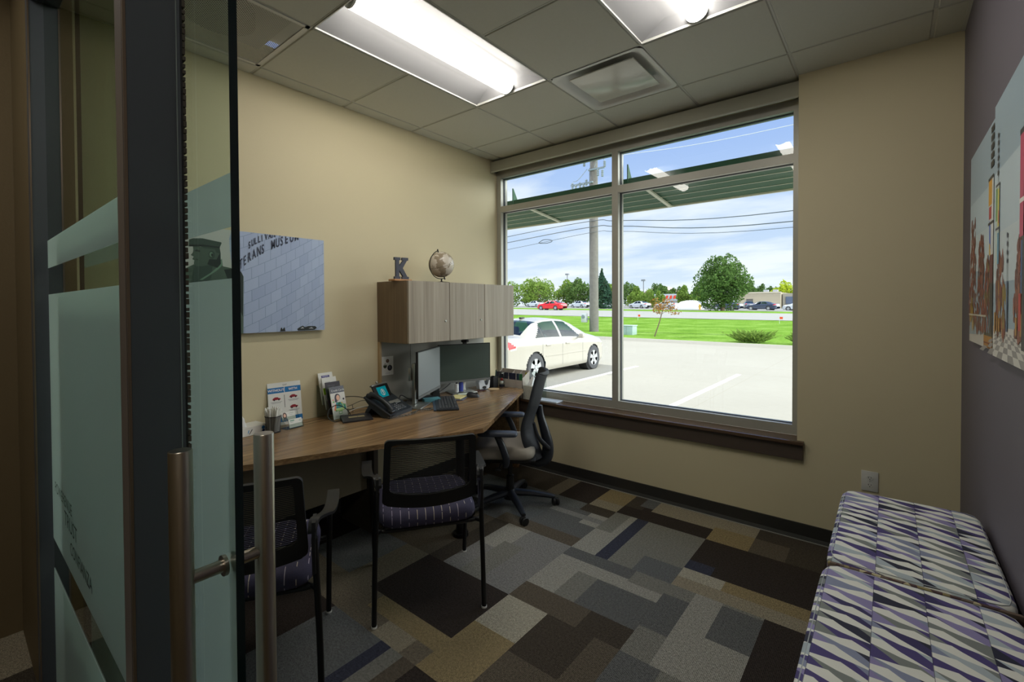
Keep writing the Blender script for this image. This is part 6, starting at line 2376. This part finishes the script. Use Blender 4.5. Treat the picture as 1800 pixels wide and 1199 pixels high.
print_on('key_legends', th, o0 + nrm_ * .0031, X3, up_, [((226, 230, 234), rect(.1265 + c_ * .022, .024 + r_ * .017, .1305 + c_ * .022, .0275 + r_ * .017)) for c_ in range(3) for r_ in range(4)] + [((190, 60, 60), rect(.148, .020, .153, .0225))], o=pc)
mb = MB(pc)
mb.rbox(.105, .245, .098, .122, 0, .004, r=.003, seg=1, M=MF)
mb.lathe([(.013, .004), (.012, .007), (.0, .007)], MF @ Vector((.150, .108, 0)), 18, axis=nrm_)
mb.build('navigation_panel', mat((158, 158, 152), rough=.3, metal=.4), th)
MB(pc).rbox(.182, .240, .086, .098, .0, .005, r=.003, seg=1, M=MF).build('silver_key', M_SILVER, th)
# handset on the left side
hs = [(.028, .015, .020), (.026, .05, .036), (.025, .11, .044), (.026, .17, .040), (.028, .21, .024)]
mb = MB(pc).tube([MF @ Vector(p) for p in hs], [.024, .019, .017, .019, .024], 14, smooth=6, up=nrm_)
mb.rbox(.004, .052, -.004, .034, .004, .030, r=.008, M=MF)
mb.rbox(.004, .052, .190, .232, .004, .030, r=.008, M=MF)
mb.build('handset', mat((34, 38, 44), rough=.35), th, smooth=50)
mb = MB(pc).rbox(-.006, .062, -.010, .236, -.012, .006, r=.006, M=MF)
mb.build('cradle', mat((40, 44, 50), rough=.4), th)
# tilted display at the back
dt = rad(62)
up2 = (MP.to_3x3() @ Vector((0, math.cos(dt), math.sin(dt)))).normalized()
n2_ = (MP.to_3x3() @ Vector((0, -math.sin(dt), math.cos(dt)))).normalized()
MD = Matrix((Vector((X3.x, up2.x, n2_.x)), Vector((X3.y, up2.y, n2_.y)), Vector((X3.z, up2.z, n2_.z)))).to_4x4()
MD.translation = MP @ Vector((-.055, .030, .082))
dsp = MB(pc).rbox(0, .175, 0, .125, -.012, .0, r=.004, M=MD).build('display_housing', M_BLACK, th)
mb = MB(pc).poly(rect(.034, .024, .138, .108), MD @ Vector((0, 0, .0006)), X3, up2)
scr = mb.build('display_screen', mat((10, 122, 134), rough=.25, emit=.3), dsp, smooth=0)
ring_ = []
for k in range(24):
    a0, a1 = 2 * PI * k / 24, 2 * PI * (k + 1) / 24
    ring_.append(((236, 240, 240), [(.086 + .021 * math.cos(a0), .066 + .025 * math.sin(a0)), (.086 + .021 * math.cos(a1), .066 + .025 * math.sin(a1)), (.086 + .017 * math.cos(a1), .066 + .021 * math.sin(a1)), (.086 + .017 * math.cos(a0), .066 + .021 * math.sin(a0))]))
ring_ += [((236, 240, 240), [(.080, .082), (.092, .082), (.094, .070), (.090, .050), (.086, .044), (.083, .060), (.078, .070)]), ((200, 214, 220), circ(.086, .066, .006, 10))]
print_on('screen_logo', dsp, MD @ Vector((0, 0, .0008)), X3, up2, ring_, o=pc)
MB(pc).rbox(-.006, .170, .122, .135, -.016, .006, r=.004, M=MD).build('display_top', mat((150, 150, 146), rough=.3, metal=.5), th)
mb = MB(pc).sphere(MD @ Vector((.075, .146, -.006)), .011, n=14, k=8)
mb.build('camera_ball', M_SILVER, th)
# curly handset cord
pts = []
cpath = spline([MP @ Vector((-.14, -.10, .006)), MP @ Vector((-.08, -.165, .006)), MP @ Vector((.02, -.20, .008)), MP @ Vector((.10, -.185, .012)), MP @ Vector((.16, -.23, .006)), MP @ Vector((.20, -.245, .006)), MP @ Vector((.20, -.215, .006)), MP @ Vector((.13, -.19, .008)), MP @ Vector((.03, -.175, .008))], 14)
for i, p in enumerate(cpath):
    a = i * 1.9
    pts.append(p + Vector((math.cos(a) * .0045, math.sin(a) * .0045, .003 + .003 * math.sin(a * 1.1))))
MB(pc).tube(pts, .0032, 6).build('handset_cord', mat((92, 90, 84), rough=.5), th)

# ---------------------------------------------------------------- signature pad
sc = Vector((-2.742, 1.735, D0))
th = thing('signature_pad', 'small black signature pad with a pale strip screen left of the telephone', 'signature pad', sc)
MS = Matrix.Translation(sc) @ Matrix.Rotation(rad(68), 4, 'Z')
mb = MB(sc)
mb.prism([(-.06, 0), (.06, 0), (.06, .026), (-.05, .012), (-.06, .008)], MS @ Vector((-.095, 0, 0)), MS.to_3x3() @ Vector((0, 1, 0)), (0, 0, 1), MS.to_3x3() @ Vector((.19, 0, 0)))
mb.build('body', mat((38, 38, 44), rough=.4), th, smooth=0)
slp = math.atan2(.014, .11)
upS = (MS.to_3x3() @ Vector((0, math.cos(slp), math.sin(slp)))).normalized()
XS = MS.to_3x3() @ Vector((1, 0, 0))
oS = MS @ Vector((-.095, -.05, .0123))
print_on('pad_screen', th, oS, XS, upS, [((150, 138, 104), rect(.045, .045, .145, .070)), ((60, 58, 52), rect(.100, .043, .102, .072)), ((120, 120, 124), rect(.12, .095, .16, .099))], o=sc)


def cable(name, label, pts, r, rgb, cat='cable', group=None):
    o_ = Vector(pts[0])
    ob = MB(o_).tube(pts, r, 8, smooth=8).build(name, mat(rgb, rough=.5))
    ob.location = o_
    tag(ob, label, cat, group)
    return ob


cable('pad_cable', 'thin black cord looping up in front of the brochure holder', [(-2.80, 1.66, D0 + .004), (-2.79, 1.60, D0 + .006), (-2.80, 1.565, D0 + .04), (-2.81, 1.58, D0 + .085), (-2.81, 1.635, D0 + .105), (-2.80, 1.69, D0 + .075), (-2.79, 1.72, D0 + .032)], .0028, (24, 24, 26))
for k, (pts, rgb, r_) in enumerate((([(-2.98, 1.72, D0 + .10), (-2.97, 1.80, D0 + .115), (-2.955, 1.90, D0 + .10), (-2.94, 1.99, D0 + .06), (-2.90, 2.03, D0 + .01)], (32, 32, 34), .0026),
                      ([(-2.975, 1.72, D0 + .075), (-2.97, 1.78, D0 + .045), (-2.965, 1.83, D0 + .05), (-2.96, 1.92, D0 + .07), (-2.94, 2.0, D0 + .05), (-2.90, 2.06, D0 + .008)], (32, 32, 34), .0022),
                      ([(-2.965, 1.73, D0 + .02), (-2.94, 1.80, D0 + .028), (-2.93, 1.90, D0 + .03), (-2.92, 1.98, D0 + .02), (-2.90, 2.04, D0 + .006)], (30, 30, 30), .003),
                      ([(-2.93, 1.77, D0 + .006), (-2.925, 1.85, D0 + .03), (-2.91, 1.93, D0 + .034), (-2.90, 2.0, D0 + .02)], (204, 202, 196), .003),
                      ([(-2.96, 1.84, D0 + .05), (-2.945, 1.835, D0 + .025), (-2.94, 1.83, D0 + .004)], (30, 30, 30), .002))):
    cable('desk_cable', ('upper black cable against the wall between brochures and telephone', 'middle black cable against the wall between brochures and telephone', 'low black cable lying behind the signature pad', 'white cable lying behind the signature pad', 'short black cable end behind the signature pad')[k], pts, r_, rgb)
for k, pts in enumerate(([(-2.80, 2.12, D0 + .05), (-2.86, 2.18, D0 + .075), (-2.92, 2.25, D0 + .06), (-2.95, 2.33, D0 + .02), (-2.96, 2.40, D0 + .006)],
                         [(-2.79, 2.13, D0 + .02), (-2.84, 2.22, D0 + .03), (-2.90, 2.30, D0 + .02), (-2.95, 2.38, D0 + .005)],
                         [(-2.96, 2.55, D0 + .01), (-2.95, 2.66, D0 + .03), (-2.965, 2.76, D0 + .06), (-2.975, 2.84, D0 + .10)])):
    cable('monitor_cable', ('black cable arching from the telephone to the left monitor', 'black cable lying low behind the left monitor post', 'black cable rising behind the right monitor')[k], pts, .0038, (24, 26, 30))
# teal and grey boxes behind the left monitor
lying('hard_drive', 'small teal and dark box lying under the left monitor', 'box', (-2.80, 2.435), .07, .13, .028, rad(-25), mat((96, 158, 172), rough=.4))
lying('dock', 'dark flat docking box lying behind the left monitor', 'box', (-2.90, 2.44), .07, .14, .03, rad(-25), mat((46, 48, 54), rough=.5))

# ---------------------------------------------------------------- brochure holder with four tiers
bc_ = Vector((-2.955, 1.675, D0))
th = thing('brochure_holder', 'clear four-tier leaflet holder against the left wall', 'leaflet holder', bc_)
fx = Vector((1, .10, 0)).normalized()       # facing the room
sx2 = Vector((-fx.y, fx.x, 0))              # left to right
O0 = Vector((-3.005, 1.60, D0))
mb = MB(bc_)
for s_ in (0, .118):
    mb.prism([(0, 0), (.190, 0), (.175, .05), (.04, .20), (.0, .22)], O0 + sx2 * s_, fx, (0, 0, 1), sx2 * .0025)
mb.prism([(0, 0), (.1205, 0), (.1205, .22), (0, .22)], O0, sx2, (0, 0, 1), fx * .002)
for k in range(4):
    a, z = .182 - k * .041, .006 + k * .028
    mb.prism([(0, z), (.1205, z), (.1205, z + .06), (0, z + .06)], O0 + fx * (a), sx2, (0, 0, 1), fx * .0015)
mb.build('acrylic_frame', M_CLEAR, th, smooth=0)
M_TXTW = mat((240, 240, 240), rough=.6)
M_TXTG = mat((110, 112, 118), rough=.6)
for k, (lab, cover) in enumerate((('credit_cards', 0), ('dark', 1), ('plain', 2), ('nova', 3))):
    a, z0_, w_, h_ = .176 - k * .041, .006 + k * .028, .110, .215
    th_ang = rad(14)
    base_ = O0 + fx * a + sx2 * .008 + Vector((0, 0, z0_))
    upb = (Vector((0, 0, math.cos(th_ang))) - fx * math.sin(th_ang)).normalized()
    nb_ = sx2.cross(upb).normalized()
    if nb_.dot(fx) < 0:
        nb_ = -nb_
    names = ('front leaflet with a drawn dark-haired woman', 'dark leaflet in the second tier', 'plain white leaflet in the third tier', 'white leaflet with a purple block in the back tier')
    lo = thing('leaflet', names[k] + ' of the clear holder', 'leaflet', base_)
    MB(base_).prism(rect(0, 0, w_, h_), base_, sx2, upb, -nb_ * .006).build('paper', (M_PAPER, mat((52, 44, 56), rough=.5), M_PAPER, M_PAPER)[k], lo, smooth=0)
    if k == 0:
        its = [((106, 108, 120), rect(0, .172, w_, h_)), ((226, 224, 220), rect(0, .0, w_, .172)), ((120, 176, 96), [(0.02, .05), (.105, .055), (.105, .09), (.03, .095)]), ((186, 220, 150), circ(.06, .075, .036, 18, .03)),
               ((74, 66, 78), circ(.050, .142, .021, 18, .024)), ((74, 66, 78), [(.028, .145), (.026, .112), (.044, .108), (.044, .14)]), ((238, 190, 166), circ(.054, .138, .0135, 16, .019)), ((200, 80, 70), [(.047, .124), (.057, .124), (.052, .121)]),
               ((48, 148, 150), [(.034, .108), (.07, .108), (.084, .07), (.022, .07)]), ((30, 120, 70), circ(.056, .10, .009, 10)), ((232, 140, 96), [(.01, .06), (.026, .10), (.034, .092), (.022, .055)]), ((50, 150, 160), [(.086, .10), (.100, .07), (.104, .055), (.092, .055)]),
               ((232, 140, 96), circ(.014, .128, .005, 8)), ((60, 60, 72), circ(.094, .125, .007, 10)), ((120, 190, 90), circ(.016, .115, .006, 8)), ((70, 160, 90), [(.044, .03), (.07, .03), (.07, .048), (.044, .048)]), ((240, 240, 236), [(.047, .033), (.067, .033), (.067, .045), (.047, .045)]),
               ((190, 190, 186), rect(.012, .012, .09, .015)), ((190, 190, 186), rect(.012, .019, .08, .022)), ((220, 190, 70), rect(.07, .098, .08, .106))]
        print_on('cover_print', lo, base_ + nb_ * .0002, sx2, upb, its, o=base_)
        text('lettering', 'Credit Cards', .019, base_ + nb_ * .006 + sx2 * .006 + upb * .182, sx2, upb, M_TXTW, lo, o=base_)
        text('lettering', 'CITY', .016, base_ + nb_ * .006 + sx2 * .042 + upb * .078, sx2, upb, mat((120, 140, 70), rough=.6), lo, o=base_)
    elif k == 1:
        print_on('cover_print', lo, base_ + nb_ * .0002, sx2, upb, [((40, 52, 48), rect(0, .10, w_, .182)), ((190, 200, 196), [(.046, .18), (.058, .18), (.055, .16), (.049, .16)]), ((70, 90, 76), rect(.06, .15, .098, .172)), ((210, 212, 210), rect(.05, .158, .09, .165))], o=base_)
        text('lettering', 'Auto Loans', .012, base_ + nb_ * .005 + sx2 * .01 + upb * .188, sx2, upb, M_TXTG, lo, o=base_)
    elif k == 2:
        print_on('cover_print', lo, base_ + nb_ * .0002, sx2, upb, [((150, 200, 40), rect(0, .10, .016, .145)), ((210, 210, 206), rect(.02, .16, .06, .163))], o=base_)
        text('lettering', 'Checking', .010, base_ + nb_ * .005 + sx2 * .02 + upb * .180, sx2, upb, M_TXTG, lo, o=base_)
    else:
        print_on('cover_print', lo, base_ + nb_ * .0002, sx2, upb, [((70, 66, 130), rect(.022, .162, .085, .196)), ((190, 186, 220), rect(.03, .188, .075, .192))], o=base_)
        text('lettering', 'NOVA', .018, base_ + nb_ * .005 + sx2 * .028 + upb * .169, sx2, upb, M_TXTW, lo, o=base_, bold=.0006)

# ---------------------------------------------------------------- blue and white flyer leaning on the wall
fo = Vector((-2.992, 1.285, D0))
th = thing('flyer', 'blue and white printed flyer with small red cars, leaning on the left wall', 'flyer', fo)
w_, h_ = .205, .27
ta = rad(7)
upf = Vector((-math.sin(ta), 0, math.cos(ta)))
af = Vector((.06, 1, 0)).normalized()
MB(fo).prism(rect(0, 0, w_, h_), fo, af, upf, Vector((-.003, 0, 0))).build('board', M_PAPER, th, smooth=0)
BLU = (34, 120, 186)
its = [(BLU, rect(0, .205, .100, .240)), (BLU, rect(.104, .205, w_, .240)), ((70, 70, 74), rect(.098, .11, .101, .19))]
for cx_, cz_ in ((.05, .170), (.155, .175), (.045, .105), (.155, .11)):
    its += [((150, 32, 48), [(cx_ - .024, cz_ - .004), (cx_ - .02, cz_ + .004), (cx_ - .008, cz_ + .010), (cx_ + .008, cz_ + .010), (cx_ + .014, cz_ + .004), (cx_ + .025, cz_ + .001), (cx_ + .025, cz_ - .006), (cx_ - .02, cz_ - .008)]),
            ((34, 30, 36), circ(cx_ - .013, cz_ - .007, .005, 10)), ((34, 30, 36), circ(cx_ + .015, cz_ - .007, .005, 10)), ((170, 170, 172), rect(cx_ - .034, cz_ - .022, cx_ + .034, cz_ - .019)), ((170, 170, 172), rect(cx_ - .028, cz_ - .028, cx_ + .026, cz_ - .0255))]
its += [(BLU, rect(0, .02, .10, .052)), (BLU, rect(.104, .02, w_, .052)), ((236, 236, 240), circ(.035, .036, .009, 12))]
nf_ = af.cross(upf).normalized()
if nf_.x < 0:
    nf_ = -nf_
print_on('cover_print', th, fo + nf_ * .0003, af, upf, its, o=fo)
text('lettering', 'WITHOUT', .021, fo + nf_ * .004 + af * .05 + upf * .216, af, upf, M_TXTW, th, o=fo, align='CENTER', bold=.0006)
text('lettering', 'WITH', .021, fo + nf_ * .004 + af * .154 + upf * .216, af, upf, M_TXTW, th, o=fo, align='CENTER', bold=.0006)
text('lettering', 'GAP', .014, fo + nf_ * .004 + af * .104 + upf * .249, af, upf, M_TXTG, th, o=fo, align='CENTER')
# mesh pencil cup full of pale pens
cc_ = Vector((-2.865, 1.250, D0))
th = thing('wire_pen_cup', 'round black wire mesh cup full of white pens on the left of the desk', 'pen cup', cc_)
M_WM, t, out = new_mat('wire mesh')
a, b, c = t.sep(t.coord())
an = t.m('MULTIPLY', t.m('ARCTAN2', a, b), 60 / (2 * PI))
f1 = t.m('ABSOLUTE', t.m('SUBTRACT', t.m('FRACT', t.m('ADD', an, t.m('MULTIPLY', c, 300.0))), .5))
f2 = t.m('ABSOLUTE', t.m('SUBTRACT', t.m('FRACT', t.m('SUBTRACT', an, t.m('MULTIPLY', c, 300.0))), .5))
hole = t.m('MULTIPLY', t.m('GREATER_THAN', f1, .16), t.m('GREATER_THAN', f2, .16))
pr = t.node('ShaderNodeBsdfPrincipled')
t.put(pr.inputs['Base Color'], L3((30, 32, 38)))
pr.inputs['Roughness'].default_value = .4
tr = t.node('ShaderNodeBsdfTransparent')
mx = t.node('ShaderNodeMixShader')
t.put(mx.inputs[0], hole)
t.l.new(pr.outputs[0], mx.inputs[1])
t.l.new(tr.outputs[0], mx.inputs[2])
t.l.new(mx.outputs[0], out.inputs[0])
MB(cc_).lathe([(.040, .004), (.044, .098)], cc_, 36).build('mesh_wall', M_WM, th)
mb = MB(cc_)
for z, r in ((.003, .0405), (.098, .0445)):
    mb.tube([cc_ + Vector((r * math.cos(2 * PI * k / 32), r * math.sin(2 * PI * k / 32), z)) for k in range(33)], .0022, 6, caps=False)
mb.lathe([(.0, 0), (.040, 0), (.040, .002), (.0, .002)], cc_, 32)
mb.build('rim_and_base', M_BLACKMETAL, th)
rp = random.Random(5)
M_PENW = mat((226, 226, 220), rough=.35)
pen0 = None
for k in range(28):
    a = k * 2.39996
    r0_, r1_ = rp.uniform(.005, .030), rp.uniform(.022, .046)
    p0 = cc_ + Vector((r0_ * math.cos(a), r0_ * math.sin(a), .004))
    p1 = cc_ + Vector((r1_ * math.cos(a + .3), r1_ * math.sin(a + .3), rp.uniform(.135, .152)))
    ob = MB(p0).tube([p0, p0.lerp(p1, .93), p1], [.0058, .0058, .003], 8).build('white_pen', M_PENW)
    ob.location = p0
    tag(ob, 'white pen standing in the round black wire cup', 'pen', 'white pens in the wire cup')
# tissue carton at the left edge of the desk
tc = Vector((-2.945, 1.11, D0))
th = thing('tissue_carton', 'flat white tissue box with blue dots at the left end of the visible desk', 'tissue box', tc)
MTc = Matrix.Translation(tc) @ Matrix.Rotation(rad(8), 4, 'Z')
MB(tc).rbox(-.06, .06, -.115, .115, 0, .052, r=.002, seg=1, M=MTc).build('box', mat((228, 228, 224), rough=.5), th, smooth=0)
A_ = MTc.to_3x3() @ Vector((0, 1, 0))
print_on('dot_print', th, MTc @ Vector((.0603, -.115, 0)), A_, (0, 0, 1), [((40, 120, 190), circ(.205, .034, .010, 14)), ((40, 70, 130), circ(.206, .016, .008, 12)), ((60, 150, 210), circ(.222, .026, .006, 10))], o=tc)
print_on('pen_print', th, MTc @ Vector((.0603, -.115, 0)), A_, (0, 0, 1), [((50, 60, 70), [(.118, .008), (.124, .010), (.142, .036), (.136, .036)]), ((90, 160, 210), [(.112, .016), (.118, .016), (.122, .034), (.116, .034)])], o=tc)
tissue(th, MTc @ Vector((0, -.02, .0525)), tc, .052, .045, 5)
# business card holder, two tiers
hc = Vector((-2.885, 1.375, D0))
th = thing('business_card_holder', 'clear two-tier business card stand right of the wire pen cup', 'card stand', hc)
af2 = Vector((-.13, 1, 0)).normalized()
fx2 = Vector((af2.y, -af2.x, 0))
for nm, base_, its, tl in (('front', hc + fx2 * .028 - af2 * .035 + Vector((0, 0, .006)), [((46, 140, 110), rect(.008, .040, .038, .045)), ((150, 152, 156), rect(.008, .032, .030, .034)), ((180, 182, 186), rect(.008, .012, .04, .014)), ((196, 208, 204), [(.062, .036), (.078, .044), (.080, .03)])], 16),
                           ('back', hc - fx2 * .012 - af2 * .055 + Vector((0, 0, .048)), [((96, 76, 70), circ(.018, .030, .014, 14, .020)), ((226, 180, 160), circ(.018, .030, .008, 12, .012)), ((110, 116, 130), [(.0, .0), (.036, .0), (.03, .014), (.006, .014)]), ((150, 152, 156), rect(.046, .040, .078, .042)), ((180, 182, 186), rect(.046, .030, .070, .032))], 16)):
    ub = (Vector((0, 0, math.cos(rad(tl)))) - fx2 * math.sin(rad(tl))).normalized()
    nb_ = af2.cross(ub).normalized()
    if nb_.dot(fx2) < 0:
        nb_ = -nb_
    MB(hc).prism(rect(0, 0, .088, .051), base_, af2, ub, -nb_ * .006).build('cards', M_PAPER, th, smooth=0)
    print_on('card_print', th, base_ + nb_ * .0002, af2, ub, its, o=hc)
    MB(hc).prism(rect(-.004, -.006, .092, .022), base_ + nb_ * .0012, af2, ub, nb_ * .0015).build('clear_front', M_CLEAR, th, smooth=0)
mb = MB(hc)
b0 = hc - af2 * .06 - fx2 * .035
mb.prism([(0, 0), (.075, 0), (.065, .03), (.03, .05), (.0, .10)], b0, fx2, (0, 0, 1), af2 * .0025)
mb.prism([(0, 0), (.075, 0), (.065, .03), (.03, .05), (.0, .10)], b0 + af2 * .112, fx2, (0, 0, 1), af2 * .0025)
mb.prism(rect(0, 0, .075, .115), b0 + Vector((0, 0, .0002)), fx2, af2, Vector((0, 0, .002)))
mb.build('clear_frame', M_CLEAR, th, smooth=0)
